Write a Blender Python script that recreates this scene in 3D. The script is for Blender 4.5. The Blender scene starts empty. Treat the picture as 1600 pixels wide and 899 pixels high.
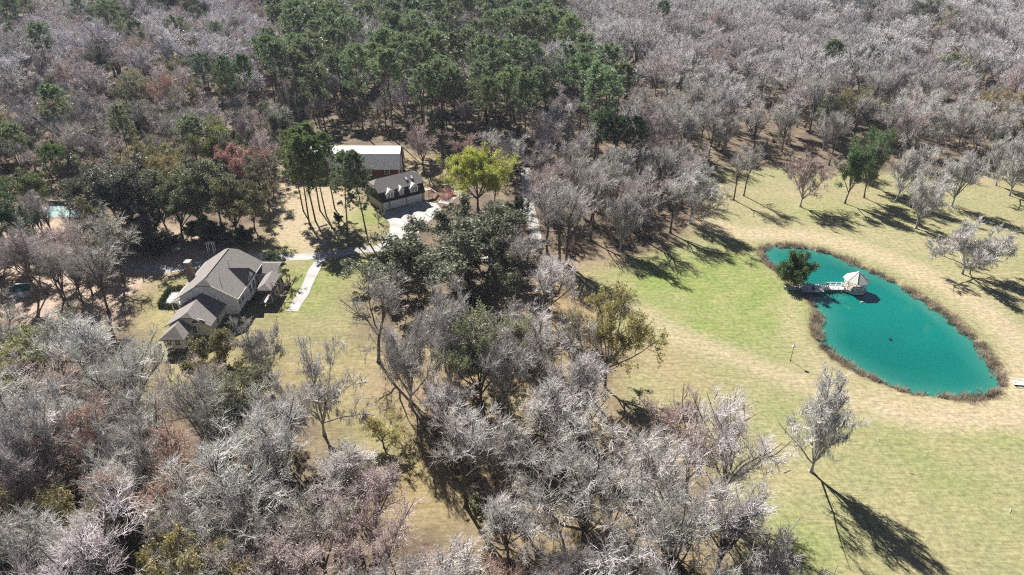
import bpy, bmesh, math, random
import numpy as np
from mathutils import Vector, Matrix

# ------------------------------------------------------------------ camera, sky, sun, exposure
sc = bpy.context.scene
COL = sc.collection
CAM_H, PITCH, FPX = 80.0, 30.0, 1067.0          # drone height (m), pitch below horizon, focal length in photo pixels (1600 wide)
cam = bpy.data.cameras.new('camera'); camo = bpy.data.objects.new('camera', cam); COL.objects.link(camo)
cam.sensor_width = 36.0; cam.lens = 36.0 * FPX / 1600.0; cam.clip_start = 1.0; cam.clip_end = 20000.0
camo.location = (0, 0, CAM_H); camo.rotation_euler = (math.radians(90 - PITCH), 0, 0)
sc.camera = camo
SUN_AZ, SUN_EL = -28.0, 40.0                    # azimuth from +Y towards +X, elevation
w = bpy.data.worlds.new('World'); sc.world = w; w.use_nodes = True
nt = w.node_tree; nt.nodes.clear()
sky = nt.nodes.new('ShaderNodeTexSky'); sky.sky_type = 'NISHITA'; sky.sun_disc = False
sky.sun_elevation = math.radians(SUN_EL); sky.sun_rotation = math.radians(SUN_AZ); sky.air_density = .35; sky.dust_density = .3; sky.ozone_density = 1.0
bg = nt.nodes.new('ShaderNodeBackground'); bg.inputs['Strength'].default_value = 0.05
wo = nt.nodes.new('ShaderNodeOutputWorld')
nt.links.new(sky.outputs[0], bg.inputs['Color']); nt.links.new(bg.outputs[0], wo.inputs['Surface'])
sl = bpy.data.lights.new('sun', 'SUN'); sl.energy = 5.0; sl.angle = math.radians(0.5); sl.color = (1.0, 0.95, 0.88)
so = bpy.data.objects.new('sun', sl); COL.objects.link(so)
az, el = math.radians(SUN_AZ), math.radians(SUN_EL)
SUN = Vector((math.sin(az) * math.cos(el), math.cos(az) * math.cos(el), math.sin(el)))
so.rotation_euler = SUN.to_track_quat('Z', 'Y').to_euler(); so.location = (0, 0, 200)
sc.view_settings.view_transform = 'Standard'; sc.view_settings.look = 'None'
sc.view_settings.gamma = 1.0; sc.view_settings.exposure = 1.35
sc.cycles.use_denoising = False; sc.cycles.filter_width = 1.2
sc.cycles.max_bounces = 5; sc.cycles.diffuse_bounces = 2; sc.cycles.glossy_bounces = 2
sc.cycles.transmission_bounces = 3; sc.cycles.transparent_max_bounces = 4; sc.cycles.volume_bounces = 0

# ------------------------------------------------------------------ helpers
random.seed(11); RNG = np.random.default_rng(7)
cp, sp = math.cos(math.radians(PITCH)), math.sin(math.radians(PITCH))

def G(u, v, z=0.0):
    """survey point: where a spot seen at (u, v) on the 1600 px photo stands on the ground (height z)"""
    a = (u - 800.0) / FPX; b = (449.5 - v) / FPX
    d = (a, cp + b * sp, -sp + b * cp); t = (z - CAM_H) / d[2]
    return (t * d[0], t * d[1])

def toPx(x, y, z=0.0):
    """numpy-safe inverse of G, used to name the part of the place a tree stands in"""
    Z = z - CAM_H
    dep = y * cp - Z * sp
    return 800 + FPX * x / dep, 449.5 - FPX * (y * sp + Z * cp) / dep

def mat(name, color, rough=0.9, spec=0.15, noise=0.0, nscale=1.0, bump=0.0, bscale=20.0, objcolor=False, translucent=0.0, metallic=0.0, randtint=None, coord='Object'):
    m = bpy.data.materials.new(name); m.use_nodes = True; t = m.node_tree; N = t.nodes; L = t.links
    p = N['Principled BSDF']; out = N['Material Output']
    p.inputs['Roughness'].default_value = rough; p.inputs['Specular IOR Level'].default_value = spec; p.inputs['Metallic'].default_value = metallic
    rgb = N.new('ShaderNodeRGB'); rgb.outputs[0].default_value = (*color, 1); src = rgb.outputs[0]
    if objcolor:
        oi = N.new('ShaderNodeObjectInfo'); mx = N.new('ShaderNodeMix'); mx.data_type = 'RGBA'; mx.blend_type = 'MULTIPLY'; mx.inputs['Factor'].default_value = 1
        L.new(src, mx.inputs['A']); L.new(oi.outputs['Color'], mx.inputs['B']); src = mx.outputs['Result']
    if randtint:
        oi = N.new('ShaderNodeObjectInfo'); rp = N.new('ShaderNodeValToRGB'); rp.color_ramp.interpolation = 'CONSTANT'
        els = rp.color_ramp.elements
        while len(els) < len(randtint): els.new(0.5)
        for e, (pos, c) in zip(els, randtint): e.position = pos; e.color = (*c, 1)
        L.new(oi.outputs['Random'], rp.inputs['Fac']); src = rp.outputs['Color']
    if noise > 0:
        tc = N.new('ShaderNodeTexCoord'); nz = N.new('ShaderNodeTexNoise'); nz.inputs['Scale'].default_value = nscale; nz.inputs['Detail'].default_value = 5
        L.new(tc.outputs[coord], nz.inputs['Vector'])
        mr = N.new('ShaderNodeMapRange'); mr.inputs['From Min'].default_value = 0.25; mr.inputs['From Max'].default_value = 0.75
        mr.inputs['To Min'].default_value = 1 - noise; mr.inputs['To Max'].default_value = 1 + noise; L.new(nz.outputs['Fac'], mr.inputs['Value'])
        mx = N.new('ShaderNodeMix'); mx.data_type = 'RGBA'; mx.blend_type = 'MULTIPLY'; mx.inputs['Factor'].default_value = 1
        L.new(src, mx.inputs['A']); L.new(mr.outputs[0], mx.inputs['B']); src = mx.outputs['Result']
    L.new(src, p.inputs['Base Color'])
    if bump > 0:
        tc = N.new('ShaderNodeTexCoord'); nz = N.new('ShaderNodeTexNoise'); nz.inputs['Scale'].default_value = bscale; nz.inputs['Detail'].default_value = 4
        L.new(tc.outputs[coord], nz.inputs['Vector']); bp = N.new('ShaderNodeBump'); bp.inputs['Strength'].default_value = bump; bp.inputs['Distance'].default_value = 0.1
        L.new(nz.outputs['Fac'], bp.inputs['Height']); L.new(bp.outputs[0], p.inputs['Normal'])
    if translucent > 0:
        tr = N.new('ShaderNodeBsdfTranslucent'); L.new(src, tr.inputs['Color']); ms = N.new('ShaderNodeMixShader'); ms.inputs[0].default_value = translucent
        L.new(p.outputs[0], ms.inputs[1]); L.new(tr.outputs[0], ms.inputs[2]); L.new(ms.outputs[0], out.inputs['Surface'])
    return m

def mesh(name, verts, faces, material=None, smooth=False):
    me = bpy.data.meshes.new(name)
    me.from_pydata([tuple(map(float, v)) for v in verts], [], [tuple(f) for f in faces])
    if material: me.materials.append(material)
    if smooth: me.polygons.foreach_set('use_smooth', [True] * len(me.polygons))
    me.update(); return me

def mesh_np(name, V, tris=None, quads=None, material=None, smooth=False):
    """fast mesh from numpy arrays"""
    me = bpy.data.meshes.new(name); V = np.asarray(V, np.float32)
    nt_ = 0 if tris is None else len(tris); nq = 0 if quads is None else len(quads)
    loops = np.concatenate([a.ravel() for a in (tris, quads) if a is not None and len(a)]).astype(np.int32)
    tot = np.concatenate([np.full(nt_, 3), np.full(nq, 4)]).astype(np.int32)
    st = np.concatenate([[0], np.cumsum(tot)[:-1]]).astype(np.int32)
    me.vertices.add(len(V)); me.vertices.foreach_set('co', V.ravel())
    me.loops.add(len(loops)); me.loops.foreach_set('vertex_index', loops)
    me.polygons.add(len(tot)); me.polygons.foreach_set('loop_start', st)
    if smooth: me.polygons.foreach_set('use_smooth', np.ones(len(tot), bool))
    if material: me.materials.append(material)
    me.update(calc_edges=True); return me

def obj(name, me, parent=None, loc=None, rz=0.0):
    o = bpy.data.objects.new(name, me); COL.objects.link(o)
    if parent is not None: o.parent = parent
    if loc is not None: o.location = loc
    if rz: o.rotation_euler = (0, 0, rz)
    return o

def tag(o, label=None, cat=None, group=None, kind=None):
    for k, v in (('label', label), ('category', cat), ('group', group), ('kind', kind)):
        if v: o[k] = v
    return o

def thing(name, label, cat, loc=(0, 0, 0), rz=0.0, group=None):
    return tag(obj(name, None, None, loc, rz), label, cat, group)

BOXF = [(0, 3, 2, 1), (4, 5, 6, 7), (0, 1, 5, 4), (1, 2, 6, 5), (2, 3, 7, 6), (3, 0, 4, 7)]
class MB:
    """collects boxes, bars, prisms; build() links them as one mesh object"""
    def __init__(s): s.v = []; s.f = []
    def raw(s, v, f):
        n = len(s.v); s.v += [tuple(p) for p in v]; s.f += [tuple(i + n for i in q) for q in f]; return s
    def box(s, x0, x1, y0, y1, z0, z1):
        return s.raw([(x0, y0, z0), (x1, y0, z0), (x1, y1, z0), (x0, y1, z0), (x0, y0, z1), (x1, y0, z1), (x1, y1, z1), (x0, y1, z1)], BOXF)
    def bar(s, a, b, r, n=6, r2=None):
        a = Vector(a); b = Vector(b); d = (b - a).normalized(); r2 = r if r2 is None else r2
        x = d.cross(Vector((0, 0, 1)) if abs(d.z) < .9 else Vector((1, 0, 0))).normalized(); y = d.cross(x)
        vs = []
        for c, rr in ((a, r), (b, r2)):
            for k in range(n):
                t = 2 * math.pi * (k + .5) / n; vs.append(c + (x * math.cos(t) + y * math.sin(t)) * rr)
        fs = [(k, (k + 1) % n, n + (k + 1) % n, n + k) for k in range(n)] + [tuple(range(n - 1, -1, -1)), tuple(range(n, 2 * n))]
        return s.raw(vs, fs)
    def prism(s, pts, axis, a, b):
        """extrude a 2-D outline: axis 'y' -> pts are (x,z); axis 'x' -> pts are (y,z); axis 'z' -> pts are (x,y)"""
        n = len(pts); mk = {'y': lambda p, t: (p[0], t, p[1]), 'x': lambda p, t: (t, p[0], p[1]), 'z': lambda p, t: (p[0], p[1], t)}[axis]
        vs = [mk(p, a) for p in pts] + [mk(p, b) for p in pts]
        fs = [(k, (k + 1) % n, n + (k + 1) % n, n + k) for k in range(n)] + [tuple(range(n - 1, -1, -1)), tuple(range(n, 2 * n))]
        return s.raw(vs, fs)
    def sheet(s, verts, faces, th):
        """roof skin: top faces plus an underside th below and closed edges"""
        n = len(verts); vs = list(verts) + [(x, y, z - th) for x, y, z in verts]; fs = list(faces) + [tuple(i + n for i in reversed(f)) for f in faces]
        ed = {}
        for f in faces:
            for i in range(len(f)): ed[(f[i], f[(i + 1) % len(f)])] = 1
        for (a, b) in list(ed):
            if (b, a) not in ed: fs.append((b, a, a + n, b + n))
        return s.raw(vs, fs)
    def build(s, name, m, parent=None, fix=True):
        me = mesh(name, s.v, s.f, m)
        if fix:
            bm = bmesh.new(); bm.from_mesh(me); bmesh.ops.recalc_face_normals(bm, faces=bm.faces); bm.to_mesh(me); bm.free()
        return obj(name, me, parent)

def inpoly(x, y, P):
    x = np.asarray(x, float); y = np.asarray(y, float); r = np.zeros(x.shape, bool); n = len(P)
    for i in range(n):
        (x1, y1), (x2, y2) = P[i], P[(i + 1) % n]
        if y1 == y2: continue
        r ^= ((y1 > y) != (y2 > y)) & (x < (x2 - x1) * (y - y1) / (y2 - y1) + x1)
    return r
def distline(x, y, P, closed=False):
    d = np.full(np.shape(x), 1e9); n = len(P)
    for i in range(n if closed else n - 1):
        (x1, y1), (x2, y2) = P[i], P[(i + 1) % n]; L2 = (x2 - x1) ** 2 + (y2 - y1) ** 2 + 1e-9
        t = np.clip(((x - x1) * (x2 - x1) + (y - y1) * (y2 - y1)) / L2, 0, 1)
        d = np.minimum(d, np.hypot(x - x1 - t * (x2 - x1), y - y1 - t * (y2 - y1)))
    return d
def sdf(x, y, P):
    d = distline(x, y, P, True); return np.where(inpoly(x, y, P), -d, d)
def GP(*uv): return [G(u, v) for u, v in uv]
def catmull(P, n=6, closed=True):
    out = []; m = len(P); R = range(m if closed else m - 1)
    for i in R:
        g = (lambda k: P[k % m]) if closed else (lambda k: P[min(max(k, 0), m - 1)])
        p0, p1, p2, p3 = map(np.array, (g(i - 1), g(i), g(i + 1), g(i + 2)))
        for k in range(n):
            t = k / n; out.append(tuple(.5 * (2 * p1 + (p2 - p0) * t + (2 * p0 - 5 * p1 + 4 * p2 - p3) * t * t + (3 * p1 - p0 - 3 * p2 + p3) * t ** 3)))
    if not closed: out.append(tuple(P[-1]))
    return out

# ------------------------------------------------------------------ ground, pond, drives
POND = catmull(GP((1189, 391), (1196, 404), (1213, 421), (1238, 440), (1256, 456), (1270, 472), (1280, 494), (1276, 510), (1280, 527), (1292, 543), (1314, 562), (1342, 578), (1382, 596), (1420, 610), (1460, 616), (1500, 620), (1530, 620), (1552, 613), (1563, 602), (1563, 590), (1553, 574), (1540, 550), (1518, 526), (1496, 506), (1474, 487), (1448, 470), (1420, 453), (1394, 438), (1366, 425), (1338, 412), (1310, 400), (1282, 391), (1250, 385), (1220, 383), (1200, 385)), 4)
MEADOW = GP((890, 420), (1000, 400), (1080, 370), (1110, 330), (1080, 285), (1110, 262), (1200, 262), (1330, 272), (1440, 268), (1600, 272), (1800, 268), (2300, 500), (2300, 1300), (1420, 1100), (1300, 960), (1235, 899), (1160, 800), (1090, 720), (1020, 660), (960, 610), (985, 560), (940, 500))
LAWN = GP((205, 470), (262, 430), (400, 392), (440, 330), (425, 290), (480, 262), (560, 290), (600, 330), (640, 390), (620, 430), (575, 470), (560, 520), (600, 560), (640, 640), (690, 740), (720, 800), (690, 830), (620, 790), (555, 740), (520, 690), (480, 620), (440, 575), (330, 640), (262, 640), (240, 560), (225, 505))
SAND = GP((-100, 360), (60, 330), (200, 350), (300, 360), (390, 380), (300, 420), (220, 450), (200, 500), (100, 505), (-100, 500))

xs = np.concatenate([-np.geomspace(6000, 215, 22), np.arange(-200, 261, 1.2), np.geomspace(275, 6000, 22)])
ys = np.concatenate([-np.geomspace(3000, 20, 14), [10.], np.arange(30, 301, 1.2), np.geomspace(312, 9000, 30)])
X, Y = np.meshgrid(xs, ys); gx, gy = X.ravel(), Y.ravel()
def smooth(d, s): return np.clip(.5 - d / (2 * s), 0, 1)
def nz2(x, y, f, seed):
    r = np.random.default_rng(seed); o = 0
    for k in range(5):
        a = r.uniform(0, 6.28); p = r.uniform(0, 6.28, 2); fk = f * r.uniform(.6, 1.8)
        o = o + np.sin((x * math.cos(a) + y * math.sin(a)) * fk + p[0] + 1.3 * np.sin((x * -math.sin(a) + y * math.cos(a)) * fk * .7 + p[1]))
    return o / 5
wob = nz2(gx, gy, .25, 3) * 2.0 + nz2(gx, gy, .7, 4) * .8
col = np.tile(np.array([.12, .092, .07]), (len(gx), 1))        # leaf litter of the woods
lit = np.ones(len(gx))
def layer(c, wgt, litter=None):
    global col, lit
    w_ = np.clip(wgt, 0, 1)[:, None]; col = col * (1 - w_) + np.array(c) * w_
    if litter is not None: lit = lit * (1 - w_[:, 0]) + litter * w_[:, 0]
def poly(P, c, soft=3, k=1.0, litter=None): layer(c, smooth(sdf(gx, gy, P) + wob, soft) * k, litter)
def line(P, wd, c, soft=1.5, k=1.0, litter=None): layer(c, smooth(distline(gx, gy, P) - wd / 2 + wob * .5, soft) * k, litter)
def blob(u, v, r, c, k=1.0, litter=None, asp=1.0):
    x0, y0 = G(u, v); d = np.hypot((gx - x0) / asp, gy - y0) / r; layer(c, np.exp(-d * d * 1.2) * k * (.75 + .35 * nz2(gx, gy, .35, int(u + v))), litter)
GREEN, YG, TAN, OLIVE, DRY = (.150, .215, .045), (.218, .218, .110), (.34, .285, .19), (.195, .176, .088), (.30, .26, .155)
poly(SAND, (.37, .285, .225), 4, 1, .35)
poly(LAWN, OLIVE, 3, 1, .3)
poly(MEADOW, YG, 3, 1, .05)
poly(GP((410, 300), (450, 250), (500, 262), (560, 300), (560, 350), (500, 400), (420, 400)), (.33, .27, .18), 3, 1, .25)
poly(GP((470, 225), (640, 235), (700, 255), (700, 300), (600, 300), (480, 270)), (.24, .20, .12), 3, .8, .5)
poly(GP((640, 420), (760, 500), (860, 430), (960, 460), (960, 620), (1000, 660), (1100, 760), (1200, 899), (760, 1000), (700, 800), (640, 660)), (.225, .175, .10), 4, .75, .6)
for a in ((1090, 440, 13, GREEN, .95, .0, 1.6), (1190, 480, 13, GREEN, .9, .0, 1.3), (1010, 435, 10, GREEN, .7), (1150, 410, 9, GREEN, .7), (1080, 510, 6, GREEN, .6, .0, 2), (1170, 540, 9, GREEN, .3),
          (470, 440, 9, GREEN, .8), (480, 480, 7, GREEN, .6), (520, 425, 8, GREEN, .6), (585, 335, 7, GREEN, .9), (545, 345, 6, GREEN, .5), (520, 500, 9, YG, .6), (440, 395, 5, GREEN, .6),
          (1540, 670, 9, GREEN, .5, .0, 2.2), (1500, 760, 10, GREEN, .3, .0, 1.5), (1240, 860, 8, GREEN, .55), (1230, 650, 6, GREEN, .35), (1590, 640, 9, GREEN, .4), (1430, 850, 8, YG, .5),
          (1350, 400, 8, GREEN, .35), (1290, 330, 9, GREEN, .3, .0, 2), (1400, 330, 9, YG, .6), (1560, 440, 14, DRY, .6), (1480, 340, 10, YG, .4), (1420, 380, 12, DRY, .5), (1300, 360, 10, DRY, .5, .1, 2), (1560, 360, 12, DRY, .5, .1, 1.5), (1240, 300, 9, (.30, .235, .16), .5, .3),
          (1030, 560, 8, (.30, .21, .13), .55, .3), (1080, 600, 7, (.30, .22, .13), .5, .2), (1200, 720, 8, DRY, .6, .2), (1420, 800, 8, DRY, .4), (1570, 720, 8, DRY, .5), (1450, 899, 6, (.32, .24, .15), .5),
          (590, 600, 9, (.27, .20, .13), .6, .6), (630, 620, 8, (.28, .20, .14), .5, .7), (640, 770, 8, (.30, .22, .11), .7, .6), (560, 690, 9, OLIVE, .6), (460, 590, 7, (.30, .25, .11), .6, .4), (850, 470, 9, (.30, .20, .11), .7, .6),
          (1190, 340, 9, DRY, .7, .2), (1130, 300, 12, (.27, .20, .14), .6, .5), (1330, 300, 10, (.29, .22, .14), .6, .4), (1540, 280, 12, (.30, .22, .14), .6, .4), (1250, 300, 8, DRY, .5, .2), (1460, 300, 9, DRY, .4),
          (270, 600, 7, (.27, .25, .11), .7), (250, 490, 6, (.31, .28, .13), .7), (950, 400, 10, (.25, .17, .12), .7, .7), (900, 420, 8, (.28, .2, .13), .6, .7)):
    blob(*a)
line(catmull(GP((985, 480), (1060, 522), (1150, 560), (1240, 592), (1320, 622), (1400, 646), (1500, 660), (1620, 655)), 5, False), 6, TAN, 2.2, .75, .05)
line(catmull(GP((1110, 352), (1170, 366), (1260, 368), (1340, 388), (1420, 420), (1490, 455), (1560, 505), (1605, 560), (1612, 610), (1580, 640), (1500, 648), (1400, 634)), 5, False), 8, (.36, .30, .20), 2.5, .85, .05)
line(catmull(GP((1235, 470), (1245, 520), (1270, 560), (1330, 595), (1420, 630)), 5, False), 5, DRY, 2, .7, .05)
sdp = sdf(gx, gy, POND)
layer((.22, .16, .11), smooth(np.abs(sdp + .5) - 1.6 + wob * .2, .8), .6)
hz = np.where(sdp < 1.5, np.clip((sdp - 1.5) * .35, -2.2, 0), 0)
M_ground = bpy.data.materials.new('ground_grass_and_litter'); M_ground.use_nodes = True
t = M_ground.node_tree; N = t.nodes; L = t.links; p = N['Principled BSDF']; p.inputs['Roughness'].default_value = .95; p.inputs['Specular IOR Level'].default_value = .1
def nd(tp, **kw):
    n_ = N.new(tp)
    for k, v in kw.items(): n_.inputs[k].default_value = v
    return n_
def mixc(a, b, fac, mode='MIX'):
    m_ = N.new('ShaderNodeMix'); m_.data_type = 'RGBA'; m_.blend_type = mode
    for s_, v_ in (('A', a), ('B', b), ('Factor', fac)):
        if hasattr(v_, 'type'): L.new(v_, m_.inputs[s_])
        else: m_.inputs[s_].default_value = (*v_, 1) if isinstance(v_, tuple) else v_
    return m_.outputs['Result']
def rng_(v, a, b, c, d):
    m_ = nd('ShaderNodeMapRange', **{'From Min': a, 'From Max': b, 'To Min': c, 'To Max': d}); L.new(v, m_.inputs['Value']); return m_.outputs[0]
def mul(a, b):
    m_ = N.new('ShaderNodeMath'); m_.operation = 'MULTIPLY'; L.new(a, m_.inputs[0])
    if hasattr(b, 'type'): L.new(b, m_.inputs[1])
    else: m_.inputs[1].default_value = b
    return m_.outputs[0]
ge = N.new('ShaderNodeNewGeometry'); at = N.new('ShaderNodeAttribute'); at.attribute_name = 'soil_tint'; al = N.new('ShaderNodeAttribute'); al.attribute_name = 'litter'
def noi(sc_, det=5, rough=.55, vec=None):
    n_ = nd('ShaderNodeTexNoise', Scale=sc_, Detail=det, Roughness=rough); L.new(vec if vec else ge.outputs['Position'], n_.inputs['Vector']); return n_.outputs['Fac']
mp = N.new('ShaderNodeMapping'); mp.inputs['Rotation'].default_value = (0, 0, math.radians(-48)); mp.inputs['Scale'].default_value = (.25, 2.6, 1); L.new(ge.outputs['Position'], mp.inputs['Vector'])
base = at.outputs['Color']
n1 = noi(.16, 6, .6); n2 = noi(1.1, 6, .65); n3 = noi(5.0, 4, .7); n4 = noi(1.0, 4, .6, mp.outputs[0])
base = mixc(base, (.33, .27, .155), mul(rng_(n1, .44, .74, 0, .5), 1.0))
base = mixc(base, rng_(n2, .3, .7, .64, 1.32), 1.0, 'MULTIPLY')
base = mixc(base, rng_(n3, .25, .75, .74, 1.26), 1.0, 'MULTIPLY'); base = mixc(base, rng_(noi(14.0, 2, .6), .3, .7, .82, 1.18), 1.0, 'MULTIPLY')
base = mixc(base, rng_(n4, .3, .7, .80, 1.20), 1.0, 'MULTIPLY')
vo = nd('ShaderNodeTexVoronoi', Scale=2.6); L.new(ge.outputs['Position'], vo.inputs['Vector'])
spk = mul(rng_(vo.outputs['Distance'], .12, .30, 1, 0), rng_(n2, .42, .62, 0, 1)); spk = mul(spk, al.outputs['Fac'])
hs = mixc((.30, .19, .11), (.42, .36, .30), rng_(vo.outputs['Color'], .3, .7, 0, 1))
base = mixc(base, hs, mul(spk, .75))
dk = mul(rng_(noi(.55, 5, .7), .5, .72, 0, .55), al.outputs['Fac']); base = mixc(base, (.07, .055, .04), dk)
L.new(base, p.inputs['Base Color'])
bp = nd('ShaderNodeBump', Strength=.5, Distance=.15); L.new(n3, bp.inputs['Height']); L.new(bp.outputs[0], p.inputs['Normal'])
nx, ny = len(xs), len(ys)
ii = (np.arange(ny - 1)[:, None] * nx + np.arange(nx - 1)[None, :]).ravel()
gme = mesh_np('ground', np.stack([gx, gy, hz], 1), None, np.stack([ii, ii + 1, ii + nx + 1, ii + nx], 1), M_ground, True)
a_ = gme.attributes.new('soil_tint', 'FLOAT_COLOR', 'POINT'); a_.data.foreach_set('color', np.concatenate([col, np.ones((len(gx), 1))], 1).astype(np.float32).ravel())
a_ = gme.attributes.new('litter', 'FLOAT', 'POINT'); a_.data.foreach_set('value', lit.astype(np.float32))
tag(obj('ground', gme), 'grass, dry meadow and leaf litter ground under the whole property', kind='structure')

M_water = mat('pond_water', (.001, .120, .099), rough=.06, spec=.5, noise=.22, nscale=.035, bump=.04, bscale=1.5)
WZ = -.45
Pw = [(x, y) for x, y in POND]
cx_, cy_ = np.mean([q[0] for q in Pw]), np.mean([q[1] for q in Pw])
rings = [1.015, .97, .92, .86, .7, .4]; npw = len(Pw)
wv = np.concatenate([[(cx_ + (x - cx_) * k, cy_ + (y - cy_) * k, WZ) for x, y in Pw] for k in rings] + [[(cx_, cy_, WZ)]]); ir = np.arange(npw); jr = (ir + 1) % npw
wq = np.concatenate([np.stack([a * npw + ir, a * npw + jr, (a + 1) * npw + jr, (a + 1) * npw + ir], 1) for a in range(len(rings) - 1)]); wt = np.stack([(len(rings) - 1) * npw + ir, (len(rings) - 1) * npw + jr, np.full(npw, len(rings) * npw)], 1)
wme = mesh_np('pond', wv, wt, wq, M_water, True); wd_ = np.clip(-sdf(wv[:, 0], wv[:, 1], POND) / 5.0, 0, 1)
a_ = wme.attributes.new('depth', 'FLOAT', 'POINT'); a_.data.foreach_set('value', wd_.astype(np.float32))
tw = M_water.node_tree; pb_ = tw.nodes['Principled BSDF']; lk = pb_.inputs['Base Color'].links[0]; s0 = lk.from_socket
da = tw.nodes.new('ShaderNodeAttribute'); da.attribute_name = 'depth'; dm = tw.nodes.new('ShaderNodeMix'); dm.data_type = 'RGBA'; dm.inputs['A'].default_value = (.03, .165, .13, 1)
tw.links.new(s0, dm.inputs['B']); tw.links.new(da.outputs['Fac'], dm.inputs['Factor']); tw.links.new(dm.outputs['Result'], pb_.inputs['Base Color'])
tag(obj('pond', wme), 'turquoise teardrop pond with still water', kind='structure')

def strip(name, P, wd, m, label, z=.03, kind='structure'):
    P = [np.array(q) for q in P]; vs = []
    for i, q in enumerate(P):
        d = P[min(i + 1, len(P) - 1)] - P[max(i - 1, 0)]; d = d / np.linalg.norm(d); n_ = np.array([-d[1], d[0]])
        w2 = wd / 2 * (1 + .08 * math.sin(i * 1.7))
        vs += [(*(q + n_ * w2), z), (*(q - n_ * w2), z)]
    fs = [(2 * i, 2 * i + 1, 2 * i + 3, 2 * i + 2) for i in range(len(P) - 1)]
    return tag(MB().sheet(vs, fs, .12).build(name, m), label, kind=kind)
M_conc = mat('pale_concrete', (.36, .35, .34), noise=.22, nscale=.35, bump=.1)
M_asph = mat('worn_concrete_drive', (.33, .32, .31), noise=.3, nscale=.4, bump=.1)
M_gravel = mat('white_gravel', (.33, .32, .305), noise=.35, nscale=1.5, bump=.4, bscale=6)
apron = GP((596, 334), (660, 314), (682, 318), (692, 330), (672, 345), (655, 362), (648, 380), (630, 390), (600, 394), (584, 388), (601, 374), (608, 362), (610, 352), (604, 342))
tag(MB().prism(apron, 'z', -.1, .05).build('driveway_apron', M_conc), 'pale concrete apron in front of the garage doors', kind='structure')
strip('driveway', catmull(GP((600, 389), (560, 391), (525, 397), (480, 401), (440, 403), (400, 400), (345, 403), (292, 418), (240, 421), (180, 412), (120, 408), (40, 398), (-60, 392)), 4, False), 3.6, M_asph, 'asphalt drive passing behind the house', .035)
strip('gravel_path', catmull(GP((822, 262), (824, 300), (830, 340), (836, 372), (815, 396), (770, 404), (720, 405), (660, 398), (632, 388)), 4, False), 3.2, M_gravel, 'white gravel lane between the trees', .02)
strip('front_walk', catmull(GP((505, 399), (492, 420), (474, 458), (456, 487)), 4, False), 2.6, M_conc, 'pale concrete front walk beside the lawn', .06)
strip('garden_path', GP((692, 318), (715, 300), (700, 288)), 3.5, M_conc, 'pale path beside the garage stairs', .03)

# reeds round the pond: uncountable fringe
rng = np.random.default_rng(5)
def reeds(n):
    Pn = np.array(POND); seg = np.roll(Pn, -1, 0) - Pn; L_ = np.hypot(*seg.T); cum = np.cumsum(L_) / L_.sum()
    k = np.searchsorted(cum, rng.random(n)); tt = rng.random(n)[:, None]; q = Pn[k] + seg[k] * tt
    nrm = np.stack([seg[k][:, 1], -seg[k][:, 0]], 1) / L_[k][:, None]
    s_ = 1 if inpoly(*(Pn[0] + nrm[0] * .5), Pn) else -1
    sgn = -1.0
    mid = Pn.mean(0)
    out = np.where(((q + nrm * .5 - mid) ** 2).sum(1) > ((q - mid) ** 2).sum(1), 1, -1)[:, None] * nrm
    dens = np.clip(nz2(q[:, 0], q[:, 1], .55, 9) * 1.6 + nz2(q[:, 0], q[:, 1], 1.7, 8) * .8 + .85, .06, 1.4)[:, None]
    q = q + out * (rng.normal(.35, .6, (n, 1)) * (.6 + .5 * dens))
    keep = rng.random(n) < dens[:, 0] * .8; q = q[keep]
    n = len(q); b = 7
    C = np.repeat(q, b, 0) + rng.normal(0, .18, (n * b, 2)); h_ = rng.uniform(.35, 1.0, n * b) * np.repeat(rng.uniform(.5, 1.2, n), b)
    lean = rng.normal(0, .35, (n * b, 2)) * h_[:, None]; a = rng.uniform(0, 6.28, n * b); wv = np.stack([np.cos(a), np.sin(a)], 1) * rng.uniform(.03, .09, (n * b, 1))
    z0 = np.full(n * b, -.5)
    V = np.concatenate([np.c_[C - wv, z0], np.c_[C + wv, z0], np.c_[C + lean, z0 + .3 + h_]], 0); m_ = n * b
    return V, np.stack([np.arange(m_), np.arange(m_) + m_, np.arange(m_) + 2 * m_], 1)
V, T = reeds(4200)
M_reed = mat('dry_reeds', (.35, .295, .225), noise=.75, nscale=.45, translucent=.3)
tag(obj('reeds', mesh_np('reeds', V, T, None, M_reed)), 'brown dry reeds fringing the turquoise pond', 'reeds', kind='stuff')


# ------------------------------------------------------------------ buildings
M_shingle = mat('grey_brown_shingles', (.205, .19, .18), noise=.28, nscale=2.5, bump=.25, bscale=9)
M_shingle2 = mat('dark_shingles', (.23, .215, .205), noise=.28, nscale=2.5, bump=.25, bscale=9)
M_mansard = mat('shade_dark_shingles', (.03, .03, .034), noise=.25, nscale=2.5, bump=.2, bscale=9)  # shade of the steep lower slope put into the shingle colour
M_siding = mat('beige_siding', (.66, .62, .54), noise=.05, nscale=2)
M_siding2 = mat('pale_blue_grey_siding', (.74, .77, .80), noise=.05, nscale=2)
M_trim = mat('white_trim', (.78, .77, .74), rough=.6)
M_found = mat('grey_brick_base', (.19, .165, .15), noise=.25, nscale=3)
M_glass = mat('window_glass', (.02, .025, .03), rough=.08, spec=.6)
M_brick = mat('tan_brick', (.22, .16, .12), noise=.3, nscale=6)
M_metalroof = mat('white_metal_roof', (.80, .81, .82), rough=.42, spec=.4, noise=.04, nscale=.6)
M_red = mat('barn_red_boards', (.20, .055, .035), noise=.25, nscale=3)
M_door = mat('white_door', (.72, .74, .77), rough=.5)
M_wood = mat('weathered_wood', (.42, .36, .30), noise=.2, nscale=4)
M_redwood = mat('orange_wood', (.36, .17, .09), noise=.25, nscale=4)
M_dark = mat('dark_metal', (.03, .03, .035), rough=.5)
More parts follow.
